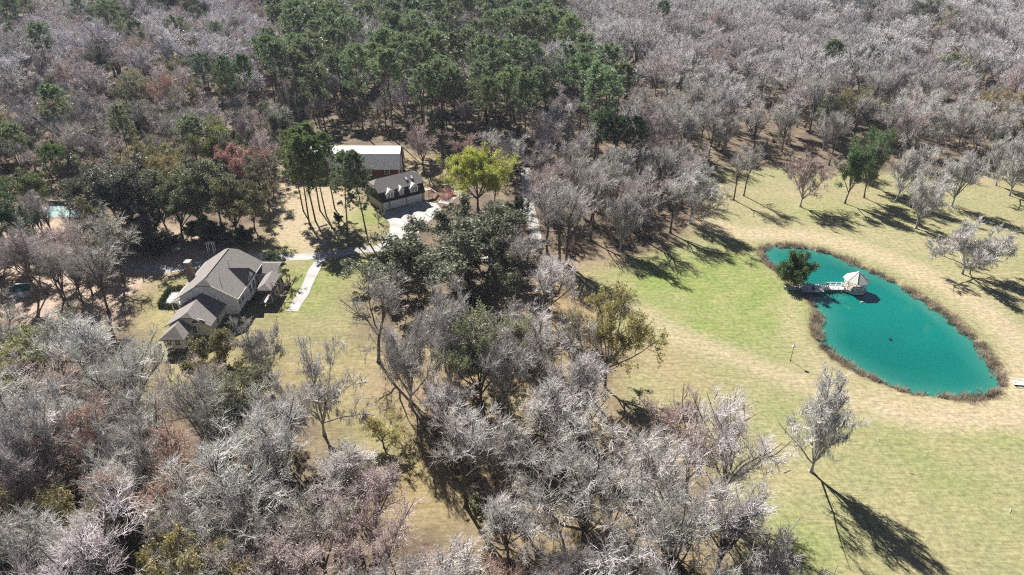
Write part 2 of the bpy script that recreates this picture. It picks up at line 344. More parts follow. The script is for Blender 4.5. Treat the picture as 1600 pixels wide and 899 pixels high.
M_green_metal = mat('green_metal_roof', (.03, .085, .08), rough=.5, noise=.1)
M_grey = mat('grey_boards', (.33, .34, .36), noise=.12, nscale=3)

def clip_roof(c, hw, y0, y1, e, r, c0=0.0, c1=0.0, axis='y'):
    """ridge roof with clipped (jerkinhead) ends; returns top verts, faces"""
    v = []; f = []
    def P(x, y, z): v.append((x, y, z) if axis == 'y' else (y, x, z)); return len(v) - 1
    zc = lambda k: r - (r - e) * k
    L0, R0, L1, R1 = P(c - hw, y0, e), P(c + hw, y0, e), P(c - hw, y1, e), P(c + hw, y1, e)
    a0 = P(c, y0 + hw * c0 * .95, r); a1 = P(c, y1 - hw * c1 * .95, r); lf = [L0]; rf = [R0]
    if c0: l0, r0 = P(c - hw * c0, y0, zc(c0)), P(c + hw * c0, y0, zc(c0)); lf.append(l0); rf.append(r0); f.append((l0, r0, a0))
    lf.append(a0); rf.append(a0); lf.append(a1); rf.append(a1)
    if c1: l1, r1 = P(c - hw * c1, y1, zc(c1)), P(c + hw * c1, y1, zc(c1)); lf.append(l1); rf.append(r1); f.append((r1, l1, a1))
    lf.append(L1); rf.append(R1); f += [tuple(reversed(lf)), tuple(rf)]
    if axis == 'x': f = [tuple(reversed(q)) for q in f]
    return v, f

def window(parent, x, y, z, wd, ht, face, cols=2, rows=2, name='window', arch=False):
    """window with white frame, dark pane and glazing bars; face: '-y','+x','-x','+y' outward direction"""
    fr = MB(); pn = MB(); br = MB(); t_ = .1
    def B(mb, a0, a1, z0, z1, d0, d1):
        if face == '-y': mb.box(a0, a1, y - d1, y - d0, z0, z1)
        elif face == '+y': mb.box(a0, a1, y + d0, y + d1, z0, z1)
        elif face == '+x': mb.box(x + d0, x + d1, a0, a1, z0, z1)
        else: mb.box(x - d1, x - d0, a0, a1, z0, z1)
    c_ = x if face in ('-y', '+y') else y; h_ = wd / 2
    B(fr, c_ - h_ - .14, c_ - h_, z - .14, z + ht + .16, -.02, t_); B(fr, c_ + h_, c_ + h_ + .14, z - .14, z + ht + .16, -.02, t_)
    B(fr, c_ - h_, c_ + h_, z + ht, z + ht + .16, -.02, t_); B(fr, c_ - h_ - .03, c_ + h_ + .03, z - .16, z, -.02, t_ + .06)
    o = fr.build(name, M_trim, parent)
    B(pn, c_ - h_ + .004, c_ + h_ - .004, z + .004, z + ht - .004, -.03, .03); pn.build('pane', M_glass, o)
    for k in range(1, cols): B(br, c_ - h_ + wd * k / cols - .035, c_ - h_ + wd * k / cols + .035, z + .006, z + ht - .006, .02, .06)
    for k in range(1, rows): B(br, c_ - h_ + .006, c_ + h_ - .006, z + ht * k / rows - .03, z + ht * k / rows + .03, .02, .055)
    if br.v: br.build('glazing_bar', M_trim, o)
    return o

# --- main house (axes run with the world: long side away from the drone)
H = thing('house', 'beige family house with grey-brown clipped-gable roofs and a brick chimney', 'house', (-65.3, 125, 0))
hx, hy = -65.3, 125.0
def prof(c, hw, e, r, ck, z0):      # gable wall outline (x,z)
    s_ = (r - e) / hw
    return [(c - hw, z0), (c + hw, z0), (c + hw, e), (c + hw * ck, r - (r - e) * ck), (c - hw * ck, r - (r - e) * ck), (c - hw, e)]
# main block, local coordinates (x from hx, y from hy)
MB().prism(prof(0, 5.9, 5.0, 8.75, .22, .9), 'y', .55, 16.6).build('wall', M_siding2, H)
MB().box(-5.85, 5.85, .6, 16.5, 0, .898).build('foundation', M_found, H)
v, f = clip_roof(0, 6.7, 0, 17.2, 4.95, 9.25, .24, .24)
R_ = MB().sheet(v, f, .22).build('roof', M_shingle, H)
cap = MB(); cap.box(-.14, .14, 1.6, 15.6, 9.2, 9.3); cap.build('ridge_cap', M_shingle2, R_)
for sx in (-1, 1):   # rake boards at the front gable and the fascia below the eaves
    MB().raw([(sx * 6.72, -.03, 4.7), (sx * 6.72, -.03, 4.98), (sx * 1.65, -.03, 8.22), (sx * 1.65, -.03, 7.94), (sx * 6.72, .06, 4.7), (sx * 6.72, .06, 4.98), (sx * 1.65, .06, 8.22), (sx * 1.65, .06, 7.94)],
             [(0, 1, 2, 3), (7, 6, 5, 4), (0, 4, 5, 1), (1, 5, 6, 2), (2, 6, 7, 3), (3, 7, 4, 0)]).build('rake_board', M_trim, H)
    MB().box(min(sx * 6.71, sx * 6.8), max(sx * 6.71, sx * 6.8), .08, 17.1, 4.62, 4.9).build('fascia', M_trim, H)
    MB().box(min(sx * 5.78, sx * 5.96), max(sx * 5.78, sx * 5.96), .5, .66, .9, 4.9).build('corner_board', M_trim, H)
# cross gable on the right slope
v, f = clip_roof(8.6, 2.9, 1.8, 6.95, 5.1, 7.9, 0, 0, 'x')
cg = MB().sheet(v, f, .2).build('roof', M_shingle, H); cg['label'] = 'cross-gable roof over the right side of the house'
MB().prism([(8.6 - 2.5, .9), (8.6 + 2.5, .9), (8.6 + 2.5, 5.0), (8.6, 7.4), (8.6 - 2.5, 5.0)], 'x', 4.2, 6.5).build('wall', M_siding2, H)
window(H, 6.5, 8.6, 5.4, 1.1, 1.0, '+x'); window(H, 6.5, 7.6, 2.2, 1.2, 1.8, '+x'); window(H, 6.5, 9.8, 2.2, 1.2, 1.8, '+x')
window(H, 5.9, 2.4, 2.3, 1.0, 1.7, '+x'); window(H, 5.9, 4.1, 2.3, 1.0, 1.7, '+x'); window(H, 5.9, 13.2, 2.3, 1.1, 1.7, '+x')
window(H, -4.4, .55, 2.0, 1.2, 1.7, '-y')
for yy in (3.0, 6.5, 13.0): window(H, -5.9, yy, 2.2, 1.3, 1.7, '-x')
# front wing
wc, wy0, wy1 = -.9, -7.7, .5
MB().prism(prof(wc, 4.1, 3.5, 5.75, .22, 1.0), 'y', wy0, wy1).build('wall', M_siding, H)
MB().box(wc - 4.05, wc + 4.05, wy0 + .05, wy1, 0, .998).build('foundation', M_found, H)
v, f = clip_roof(wc, 4.75, wy0 - .55, .54, 3.4, 6.15, .26, 0)
wr = MB().sheet(v, f, .2).build('roof', M_shingle, H); wr['label'] = 'roof of the low front wing'
MB().box(wc - 4.14, wc + 4.14, wy0 - .05, wy0 + .04, .92, 1.1).build('trim_board', M_trim, H)
window(H, wc + .9, wy0, 1.5, 1.1, 1.7, '-y', 2, 3)
ar = MB(); rr = 1.3; ac = wc + 2.1
ar.raw([(ac + (rr + .18) * math.cos(a), wy0 - .1, 4.0 + (.75 + .18) * math.sin(a)) for a in np.linspace(0, math.pi, 13)] + [(ac + (rr + .18) * math.cos(a), wy0 + .02, 4.0 + .93 * math.sin(a)) for a in np.linspace(0, math.pi, 13)],
       [tuple(range(13)), tuple(range(25, 12, -1)), (0, 13, 25, 12)] + [(k, k + 13, k + 14, k + 1) for k in range(12)])
af = ar.build('arched_window', M_trim, H); ag = MB()
ag.raw([(ac + rr * math.cos(a), wy0 - .13, 4.04 + .72 * math.sin(a)) for a in np.linspace(0, math.pi, 13)] + [(ac + rr * math.cos(a), wy0 - .09, 4.04 + .72 * math.sin(a)) for a in np.linspace(0, math.pi, 13)],
       [tuple(range(13)), tuple(range(25, 12, -1)), (0, 13, 25, 12)] + [(k, k + 13, k + 14, k + 1) for k in range(12)]); ag.build('pane', M_glass, af)
bb = MB()
for a in (.33 * math.pi, .5 * math.pi, .67 * math.pi): bb.bar((ac, wy0 - .14, 4.05), (ac + rr * .95 * math.cos(a), wy0 - .14, 4.05 + .68 * math.sin(a)), .04, 4)
bb.build('glazing_bar', M_trim, af)
window(H, wc + 4.1, -3.8, 1.6, 1.1, 1.6, '+x'); window(H, wc - 4.1, -3.8, 1.6, 1.1, 1.6, '-x')
# bay block at the lower left
bc, by0 = -2.25, -12.4
MB().box(bc - 1.9, bc + 1.9, by0, wy0 + .02, 1.0, 3.28).build('wall', M_siding, H)
MB().box(bc - 1.85, bc + 1.85, by0 + .05, wy0, 0, .998).build('foundation', M_found, H)
bv = [(bc - 2.5, by0 - .6, 3.3), (bc + 2.5, by0 - .6, 3.3), (bc + 2.5, wy0 - .56, 3.3), (bc - 2.5, wy0 - .56, 3.3), (bc, by0 + 1.9, 5.0), (bc, wy0 - .56, 5.0)]
br_ = MB().sheet(bv, [(0, 1, 4), (1, 2, 5, 4), (3, 0, 4, 5)], .18).build('roof', M_shingle, H); br_['label'] = 'hipped roof of the small bay'
MB().prism([(bc - 2.2, 3.3), (bc + 2.2, 3.3), (bc, 4.75)], 'y', wy0 - .6, wy0 + .03).build('wall', M_siding, H)
for k in (-1, 1): window(H, bc + k * .8, by0, 1.7, 1.0, 1.25, '-y')
window(H, bc + 1.9, by0 + 1.6, 1.6, .9, 1.4, '+x'); window(H, bc - 1.9, by0 + 1.6, 1.6, .9, 1.4, '-x')
MB().box(bc - 1.96, bc + 1.96, by0 - .05, by0 + .03, .92, 1.1).build('trim_board', M_trim, H)
MB().box(bc + 1.87, bc + 1.95, by0 + .032, wy0 - .06, .92, 1.1).build('trim_board', M_trim, H)
for k in (-1, 1): MB().box(bc + k * 1.9 - .08, bc + k * 1.9 + .08, by0 - .06, by0 + .1, 1.1, 3.2).build('corner_board', M_trim, H)
# entry porch on the right
v, f = clip_roof(16.5, 2.9, 5.2, 11.0, 3.75, 5.0, 0, .3, 'x'); e1 = MB().sheet(v, f, .18).build('roof', M_shingle, H); e1['label'] = 'entry porch roof'
v, f = clip_roof(10.0, 1.75, 6.0, 13.55, 3.55, 4.5, .95, 0, 'y'); e2 = MB().sheet(v, f, .18).build('roof', M_shingle, H); e2['label'] = 'covered porch roof along the right side'
MB().box(5.95, 9.7, 14.2, 18.8, .0, 3.55).build('wall', M_siding2, H)
window(H, 9.7, 16.5, 1.3, 1.1, 1.6, '+x')
for yy in (6.5, 8.7, 10.9, 13.0): MB().box(11.3, 11.5, yy, yy + .2, .3, 3.4).build('post', M_trim, H)
MB().box(8.6, 11.6, 6.2, 13.6, 0, .3).build('porch_floor', M_conc, H)
for k in range(4): MB().box(11.6 + k * .4, 12.0 + k * .4, 8.6, 11.0, 0, .28 - k * .065).build('step', M_conc, H)
# chimney
ch = MB(); ch.box(-8.3, -7.0, 10.0, 11.6, 0, 5.6); ch.prism([(-8.3, 5.6), (-7.0, 5.6), (-7.1, 6.1), (-8.15, 6.1)], 'y', 10.1, 11.5); ch.box(-8.15, -7.1, 10.1, 11.5, 6.1, 8.2)
c_ = ch.build('chimney', M_brick, H); MB().box(-8.3, -6.95, 9.95, 11.65, 8.2, 8.45).build('chimney_cap', M_conc, c_)
# side porch roof on the left
v = [(-5.9, 1.0, 4.3), (-5.9, 8.5, 4.3), (-8.6, 8.5, 3.3), (-8.6, 1.0, 3.3)]; sp_ = MB().sheet(v, [(0, 1, 2, 3)], .16).build('roof', M_shingle, H); sp_['label'] = 'lean-to porch roof on the left side'
for yy in (1.2, 3.6, 6.0, 8.2): MB().box(-8.4, -8.22, yy, yy + .18, .1, 3.2).build('post', M_trim, H)
for q in ((2.5, 3.0), (1.6, 10.5)): MB().bar((q[0], q[1], 8.0 - q[0] * .2), (q[0], q[1], 8.9), .06, 8).build('roof_vent', M_grey, H)

# --- patio, hedges
pt = MB().prism(GP((256, 477), (284, 477), (292, 458), (266, 455)), 'z', -.1, .07).build('patio', M_conc); tag(pt, 'pale concrete patio beside the house inside low hedges', kind='structure')

# --- garage
GA = math.radians(36); ga = thing('garage', 'garage with steep lower roof coloured dark for shade, three dormers and white overhead doors', 'garage', (-32.0, 187.0, 0), GA)
MB().box(-7, 7, .0, 9.4, 0, 2.78).build('wall', mat('tan_siding', (.40, .35, .28), noise=.06, nscale=2), ga)
MB().prism([(-.55, 2.7), (9.95, 2.7), (8.5, 5.75), (.9, 5.75)], 'x', -7.2, 7.2).build('lower_roof', M_mansard, ga)
v, f = clip_roof(4.7, 4.4, -7.6, 7.6, 5.6, 8.2, .4, .4, 'x'); gr = MB().sheet(v, f, .2).build('upper_roof', M_shingle2, ga)
MB().prism([(.9, 5.76), (8.5, 5.76), (6.2, 7.25), (3.2, 7.25)], 'x', -7.18, 7.18).build('gable_wall', M_siding2, ga)
for x0 in (2.4, 4.2):
    s_ = 2.6 / 4.4; z_ = lambda y: 5.6 + (y - .3) * s_
    sk = MB().raw([(x0, 2.0, z_(2.0) + .02), (x0 + .75, 2.0, z_(2.0) + .02), (x0 + .75, 3.1, z_(3.1) + .02), (x0, 3.1, z_(3.1) + .02), (x0, 2.0, z_(2.0) + .24), (x0 + .75, 2.0, z_(2.0) + .24), (x0 + .75, 3.1, z_(3.1) + .24), (x0, 3.1, z_(3.1) + .24)], BOXF).build('skylight', M_dark, gr)
    MB().raw([(x0 + .06, 2.06, z_(2.06) + .245), (x0 + .69, 2.06, z_(2.06) + .245), (x0 + .69, 3.04, z_(3.04) + .245), (x0 + .06, 3.04, z_(3.04) + .245)], [(0, 1, 2, 3)]).build('skylight_glass', M_door, gr, False)
for dx, dw, nw in ((-4.1, 1.25, 2), (-.4, .75, 1), (3.7, 1.3, 2)):
    d_ = MB().prism([(dx - dw, 3.3), (dx + dw, 3.3), (dx + dw, 5.1), (dx, 6.0), (dx - dw, 5.1)], 'y', -.15, 2.6).build('dormer', M_trim, ga)
    v, f = clip_roof(dx, dw + .3, -.5, 2.9, 5.0, 6.25, 0, 0); MB().sheet(v, f, .12).build('dormer_roof', M_trim, d_)
    for k in range(nw):
        xx = dx + (k - (nw - 1) / 2) * 1.0; window(d_, xx, -.15, 3.75, .72, 1.15, '-y', 2, 2, 'dormer_window')
def gdoor(x0, x1, hh=2.3):
    d_ = MB().box(x0, x1, -.06, .03, .0, hh).build('garage_door', M_door, ga)
    for k in range(1, 4): MB().box(x0 + .05, x1 - .05, -.075, -.058, hh * k / 4 - .015, hh * k / 4 + .015).build('door_seam', M_grey, d_)
gdoor(-6.6, -4.9); gdoor(-4.2, .7); gdoor(1.3, 6.2)
st = MB()   # outside stair and landing on the right end
st.box(7.3, 10.2, .6, 2.6, 2.5, 2.65); [st.box(10.2 + k * .28, 10.5 + k * .28, .6, 1.9, 2.3 - k * .25, 2.36 - k * .25) for k in range(9)]
st.build('stair_landing', M_wood, ga)
for xx, yy in ((7.4, .7), (8.8, .7), (10.1, .7), (7.4, 2.5), (10.1, 2.5)): MB().bar((xx, yy, 0), (xx, yy, 3.5), .08, 6).build('post', M_redwood, ga)
for zz in (3.05, 3.45): MB().bar((7.4, .68, zz), (10.1, .68, zz), .05, 5).build('rail', M_redwood, ga)
MB().bar((10.15, .68, 3.45), (12.8, .68, 1.1), .05, 5).build('rail', M_redwood, ga)

# --- barn
ba = thing('barn', 'long red barn with bright white metal gambrel roof behind the garage', 'barn', (-51.3, 214, 0))
pr = [(-4.5, 0), (4.5, 0), (4.5, 4.3), (3.35, 7.75), (0, 9.1), (-3.35, 7.75), (-4.5, 4.3)]
MB().prism(pr, 'x', -15, 15).build('wall', M_red, ba)
MB().box(-15.05, 15.05, -4.58, 4.58, 0, .5).build('foundation', M_found, ba)
for sg, nm in ((-1, 'front'), (1, 'back')):
    up = MB().sheet([(-15.5, sg * 3.5, 7.85), (15.5, sg * 3.5, 7.85), (15.5, 0, 9.35), (-15.5, 0, 9.35)], [(0, 1, 2, 3) if sg < 0 else (3, 2, 1, 0)], .14).build('upper_roof', M_metalroof, ba)
    lo = MB().sheet([(-15.5, sg * 5.2, 3.25), (15.5, sg * 5.2, 3.25), (15.5, sg * 3.52, 7.78), (-15.5, sg * 3.52, 7.78)], [(0, 1, 2, 3) if sg < 0 else (3, 2, 1, 0)], .14).build('lower_roof', M_metalroof, ba)
    MB().box(-15.52, 15.52, sg * 3.56 - .07, sg * 3.56 + .07, 7.74, 7.82).build('roof_joint', M_grey, ba)
    rb = MB()
    for k in range(32):
        x_ = -15.4 + k * .99; rb.bar((x_, sg * 5.22, 3.29), (x_, sg * 3.55, 7.80), .035, 4)
        rb.bar((x_, sg * 3.5, 7.87), (x_, 0, 9.37), .03, 4)
    rb.build('roof_rib', M_metalroof, ba)
MB().prism([(-1.3, .1), (1.3, .1), (1.3, 5.2), (0, 7.2), (-1.3, 5.2)], 'x', 15.02, 15.14).build('sliding_door', M_door, ba)
for sx in (-1, 1):
    for a, b in (((sx * 4.75, 4.1), (sx * 3.5, 7.7)), ((sx * 3.5, 7.7), (0, 9.2))): MB().bar((15.3, a[0], a[1]), (15.3, b[0], b[1]), .13, 4).build('rake_board', M_trim, ba)
for xx in (11.0, 5.0, -1.0, -7.0): window(ba, xx, -4.5, 1.5, 1.4, 1.3, '-y')
MB().box(14.7, 15.1, -4.62, -4.3, 0, 4.0).build('corner_board', M_trim, ba)

# --- shed at far left
sx_, sy_ = G(33, 466); sh = thing('shed', 'small grey shed with dark green roof under the trees at far left', 'shed', (sx_, sy_ + 1.4, 0), math.radians(8))
MB().prism([(-1.2, 0), (1.2, 0), (1.2, 1.9), (0, 2.8), (-1.2, 1.9)], 'x', -1.9, 1.9).build('wall', M_grey, sh)
v, f = clip_roof(0, 1.5, -2.15, 2.15, 1.8, 2.95, 0, 0, 'x'); s2 = MB().sheet(v, f, .1).build('roof', M_green_metal, sh); MB().box(-2.16, 2.16, -.1, .1, 2.9, 2.99).build('ridge_cap', M_trim, s2)
MB().box(-.45, .45, -1.26, -1.18, .05, 1.75).build('door', M_door, sh)
window(sh, 1.9, 0, .9, .6, .7, '+x')

# --- swimming pool at the left
pg = GP((68, 319), (134, 319), (132, 342), (64, 342)); px_, py_ = np.mean([q[0] for q in pg]), np.mean([q[1] for q in pg])
pool = thing('swimming_pool', 'pale turquoise swimming pool seen between the trees at left', 'pool', (px_, py_, 0))
MB().box(-7.2, 7.2, -4.8, 4.8, -.1, .12).build('pool_deck', M_conc, pool)
M_pool = mat('pool_water', (.26, .40, .38), rough=.15, spec=.3, noise=.05, nscale=.5)
MB().box(-5.2, 6.2, -3.8, 3.8, -.05, .15).build('water', M_pool, pool)
MB().box(-7.1, 7.1, 4.6, 4.9, 0, 1.3).build('pool_shadow_strip', M_dark, pool)  # dark strip standing in for the shadow line behind the pool

# --- gazebo and dock in the pond
gz = thing('gazebo', 'white eight-sided gazebo with pale green metal roof standing in the pond', 'gazebo', (79.9, 138.0, WZ))
M_gzroof = mat('pale_sage_metal_roof', (.52, .53, .45), rough=.5, noise=.04)
M_white = mat('white_paint', (.80, .79, .76), rough=.5, noise=.05, nscale=3)
oct_ = lambda r, k: (r * math.cos((k + .5) * math.pi / 4), r * math.sin((k + .5) * math.pi / 4))
MB().prism([oct_(2.6, k) for k in range(8)], 'z', .55, .8).build('deck', M_wood, gz)
MB().prism([oct_(2.66, k) for k in range(8)], 'z', .3, .545).build('skirt', M_white, gz)
for k in range(8):
    x, y = oct_(2.35, k); MB().box(x - .08, x + .08, y - .08, y + .08, .8, 3.05).build('post', M_white, gz)
    x2, y2 = oct_(2.35, k + 1); x, y = oct_(2.9, k); x2r, y2r = oct_(2.9, k + 1)
    pnl = MB().sheet([(x, y, 3.0), (x2r, y2r, 3.0), (0, 0, 5.0)], [(0, 1, 2)], .1).build('roof_panel', M_gzroof, gz)
    MB().bar((x, y, 3.03), (0, 0, 5.03), .05, 4).build('roof_seam', M_white, gz)
    if k not in (3,):
        a = oct_(2.35, k); b = oct_(2.35, k + 1)
        rl = MB(); rl.bar((*a, 1.75), (*b, 1.75), .05, 4); rl.bar((*a, 1.0), (*b, 1.0), .04, 4)
        for j in range(1, 8): q = j / 8; rl.bar((a[0] + (b[0] - a[0]) * q, a[1] + (b[1] - a[1]) * q, 1.0), (a[0] + (b[0] - a[0]) * q, a[1] + (b[1] - a[1]) * q, 1.75), .02, 4)
        rl.build('railing', M_white, gz)
MB().bar((0, 0, 4.95), (0, 0, 5.35), .1, 6, .03).build('finial', M_white, gz)
for k in range(8): x, y = oct_(2.2, k); MB().bar((x, y, -1.4), (x, y, .5), .12, 6).build('pile', M_wood, gz)
dk = thing('dock', 'white railed boardwalk running from the bank to the gazebo', 'dock', (70, 138.0, WZ))
M_plank = mat('white_planks', (.66, .64, .61), noise=.15, nscale=5)
k = 0; xx = -2.8
while xx < 7.3:                                # boards of the platform and the walk, each on its own
    y0_, y1_ = (-1.9, 1.6) if xx < 1.9 else (-.75, .75)
    MB().box(xx, xx + .36, y0_, y1_, .62, .7).build('plank', M_plank, dk); xx += .39
for y_ in (-.7, .7): MB().box(-2.7, 7.2, y_ - .06, y_ + .06, .42, .615).build('joist', M_wood, dk)
for y_ in (-.72, .72):
    rl = MB(); rl.bar((1.9, y_, 1.75), (7.3, y_, 1.75), .05, 4); rl.bar((1.9, y_, 1.2), (7.3, y_, 1.2), .035, 4); rl.build('railing', M_white, dk)
    for j in range(5): MB().box(1.9 + j * 1.3 - .06, 1.9 + j * 1.3 + .06, y_ - .06, y_ + .06, .3, 1.8).build('post', M_white, dk)
rl = MB(); rl.bar((-2.6, 1.55, 1.6), (1.8, 1.55, 1.6), .05, 4); rl.build('railing', M_white, dk)
for j in range(4): MB().box(-2.6 + j * 1.45 - .06, -2.6 + j * 1.45 + .06, 1.5, 1.62, .3, 1.7).build('post', M_white, dk)
for x, y in ((-2.5, -1.7), (1.6, -1.7), (1.6, 1.5), (4.5, -.6), (4.5, .6)): MB().bar((x, y, -1.5), (x, y, .6), .1, 6).build('pile', M_wood, dk)
gp = MB().box(-6.0, -2.9, -.6, .9, .5, .62).build('gangway', M_plank, dk)
# deck furniture
def deck_chair(x, y, rz, label, m):
    c = thing('deck_chair', label, 'chair', (x, y, WZ + .7), rz, 'deck chairs at the gazebo'); MB().box(-.3, .3, -.3, .3, .38, .44).build('seat', m, c)
    MB().raw([(-.3, .27, .44), (.3, .27, .44), (.3, .33, .44), (-.3, .33, .44), (-.3, .45, 1.0), (.3, .45, 1.0), (.3, .5, 1.0), (-.3, .5, 1.0)], BOXF).build('backrest', m, c)
    for a in (-.26, .26):
        for b in (-.26, .26): MB().box(a - .03, a + .03, b - .03, b + .03, 0, .38).build('leg', m, c)
deck_chair(77.2, 137.75, .5, 'white chair on the dock just left of the gazebo', M_white)
deck_chair(68.4, 138.9, 2.2, 'white chair on the wide dock platform near the bank', M_white)
deck_chair(69.9, 136.9, .2, 'dark chair at the front edge of the dock platform', M_dark)
deck_chair(73.6, 137.7, .2, 'small dark chair halfway along the dock walk', M_dark)
# small jetty at the right edge
jx, jy = G(1589, 600); jt = thing('jetty', 'short white jetty at the right edge of the pond', 'jetty', (jx, jy, WZ), math.radians(-8))
for j in range(10): MB().box(-.9 + j * .42, -.5 + j * .42, -.65, .65, .62, .7).build('plank', M_plank, jt)
for y_ in (-.6, .6):
    MB().bar((-.9, y_, 1.3), (3.2, y_, 1.3), .05, 4).build('railing', M_white, jt)
    for j in range(3): MB().box(-.85 + j * 2, -.73 + j * 2, y_ - .06, y_ + .06, -.8, 1.35).build('post', M_white, jt)
# fountain head, float
fx, fy = G(1391, 531, WZ); fo = thing('fountain_head', 'small dark fountain head floating mid-pond', 'fountain', (fx, fy, WZ))
MB().bar((0, 0, -.1), (0, 0, .12), .42, 10, .36).build('float', M_dark, fo); MB().bar((0, 0, .12), (0, 0, .6), .1, 6, .05).build('nozzle', M_dark, fo)
fx, fy = G(1346, 473, WZ); fl = thing('float', 'small white float drifting below the gazebo', 'float', (fx, fy, WZ), .4)
MB().bar((-.35, 0, .05), (.35, 0, .05), .16, 8).build('hull', M_white, fl); MB().bar((.35, 0, .05), (.55, 0, .1), .12, 8, .03).build('nose', M_white, fl)
# lamp post
lx, ly = G(1235, 564); lp = thing('lamp_post', 'slim lamp post with white globe on the lawn left of the pond', 'lamp post', (lx, ly, 0))
MB().bar((0, 0, 0), (0, 0, .25), .14, 8, .09).build('base', M_dark, lp); MB().bar((0, 0, .25), (0, 0, 3.1), .055, 8, .045).build('pole', M_dark, lp)
bm = bmesh.new(); bmesh.ops.create_icosphere(bm, subdivisions=2, radius=.33, matrix=Matrix.Translation((0, 0, 3.42))); gm = bpy.data.meshes.new('globe'); bm.to_mesh(gm); bm.free(); gm.materials.append(M_white); gm.polygons.foreach_set('use_smooth', [True] * len(gm.polygons)); obj('globe', gm, lp)
MB().bar((0, 0, 3.05), (0, 0, 3.15), .12, 8, .2).build('collar', M_dark, lp); MB().bar((0, 0, 3.72), (0, 0, 3.85), .12, 8, .02).build('cap', M_dark, lp)
# barrel left of the bay, fallen branches on the lawn
qx, qy = G(250, 543); qb = thing('barrel', 'dark barrel standing left of the house bay', 'barrel', (qx, qy, 0)); MB().bar((0, 0, 0), (0, 0, 1.0), .42, 12, .38).build('drum', M_dark, qb); MB().bar((0, 0, 1.0), (0, 0, 1.06), .41, 12, .41).build('lid', M_grey, qb)
M_stick = mat('pale_dead_wood', (.5, .46, .40), noise=.2, nscale=3)
for u, v, a, ln, lab in ((1230, 737, .4, 1.6, 'pale fallen branch on the lawn left of the lone tree'), (1372, 688, 1.2, .9, 'pale fallen branch on the lawn right of the lone tree'), (1425, 740, 2.4, .9, 'small pale fallen branch in the middle of the lower right lawn'), (1579, 799, .8, .9, 'small pale fallen branch near the right edge of the lower lawn'), (642, 553, .2, 1.3, 'pale fallen branch right of the clean-trunked lawn tree')):
    q = G(u, v); fb = thing('fallen_branch', lab, 'branch', (*q, 0), a, 'fallen branches on the grass'); MB().bar((-ln / 2, 0, .06), (ln / 2, .1, .14), .06, 5, .03).build('stem', M_stick, fb); MB().bar((0, .05, .1), (ln * .35, .4, .28), .035, 5, .015).build('side_twig', M_stick, fb)
# garden arbour behind the house
ax_, ay_ = G(331, 393); ab = thing('garden_arbour', 'small white garden arbour frame behind the house', 'arbour', (ax_, ay_, 0), math.radians(-10))
for a in (-.85, .85):
    for b in (-.4, .4): MB().box(a - .07, a + .07, b - .07, b + .07, 0, 2.4).build('post', M_white, ab)
for j in range(5): MB().box(-1.1, 1.1, -.5 + j * .25 - .04, -.5 + j * .25 + .04, 2.47, 2.57).build('slat', M_white, ab)
for a in (-.85, .85): MB().box(a - .06, a + .06, -.6, .6, 2.4, 2.468).build('beam', M_white, ab)
# far house at the top edge
fx, fy = G(1432, 6); fh = thing('far_house', 'distant white-roofed building at the top edge among the trees', 'house', (fx, fy, 0), math.radians(12))
MB().box(-9, 9, -6, 6, 0, 5.5).build('wall', M_siding2, fh); v, f = clip_roof(0, 7, -10, 10, 5.5, 9.5, 0, 0, 'x'); MB().sheet(v, f, .2).build('roof', M_metalroof, fh)
for k in range(4): window(fh, -6 + k * 4, -6, 2, 1.6, 1.8, '-y')

# ------------------------------------------------------------------ trees
def unit(a): return a / (np.linalg.norm(a, axis=-1, keepdims=True) + 1e-9)
def poly_grow(r, S, D, Ln, k, jit, trop):
    n = len(S); P = np.zeros((n, k, 3)); P[:, 0] = S; d = unit(D)
    for i in range(1, k):
        d = unit(d + r.normal(0, jit, (n, 3)) + np.array([0, 0, 1.0]) * trop); P[:, i] = P[:, i - 1] + d * (Ln / (k - 1))[:, None]
    return P
def spawn(r, P, nc, tmin, tmax, amin, amax, up):
    n, k, _ = P.shape; idx = np.repeat(np.arange(n), nc); m = len(idx)
    t_ = (r.random(m) * .8 + (np.tile(np.arange(nc), n) + .1) / nc * 1.0) / 1.8; t_ = tmin + (tmax - tmin) * np.clip(t_, 0, 1)
    q = t_ * (k - 1); i = np.minimum(q.astype(int), k - 2); fr = (q - i)[:, None]
    S = P[idx, i] * (1 - fr) + P[idx, i + 1] * fr; T_ = unit(P[idx, i + 1] - P[idx, i])
    pr = unit(np.cross(T_, r.normal(0, 1, (m, 3)))); a = np.radians(r.uniform(amin, amax, m))[:, None]
    return S, unit(T_ * np.cos(a) + pr * np.sin(a) + np.array([0, 0, up])), t_, idx
def tubes(P, R, n):
    """P (m,k,3) polylines, R (m,k) radii -> verts, quads"""
    m, k, _ = P.shape; T_ = unit(np.gradient(P, axis=1)); ref = np.where(np.abs(T_[:, :1, 2:3]) > .85, np.array([1.0, 0, 0]), np.array([0, 0, 1.0])); ref = np.broadcast_to(ref, T_.shape)
    A = unit(np.cross(T_, ref)); B = np.cross(T_, A); an = np.arange(n) * 2 * math.pi / n
    V = P[:, :, None] + R[:, :, None, None] * (A[:, :, None] * np.cos(an)[:, None] + B[:, :, None] * np.sin(an)[:, None])
    b = (np.arange(m) * k * n)[:, None, None] + (np.arange(k - 1) * n)[None, :, None]; j = np.arange(n)[None, None]; j2 = (j + 1) % n
    Q = np.stack([b + j, b + j2, b + n + j2, b + n + j], -1).reshape(-1, 4)
    return V.reshape(-1, 3), Q
def rad(m, k, a, b): return np.linspace(1, 0, k)[None] * (np.asarray(a) * np.ones(m))[:, None] + np.linspace(0, 1, k)[None] * (np.asarray(b) * np.ones(m))[:, None]
def cat(parts):
    V = []; Q = []; o = 0
    for v, q in parts: V.append(v); Q.append(q + o); o += len(v)
    return np.concatenate(V), np.concatenate(Q)
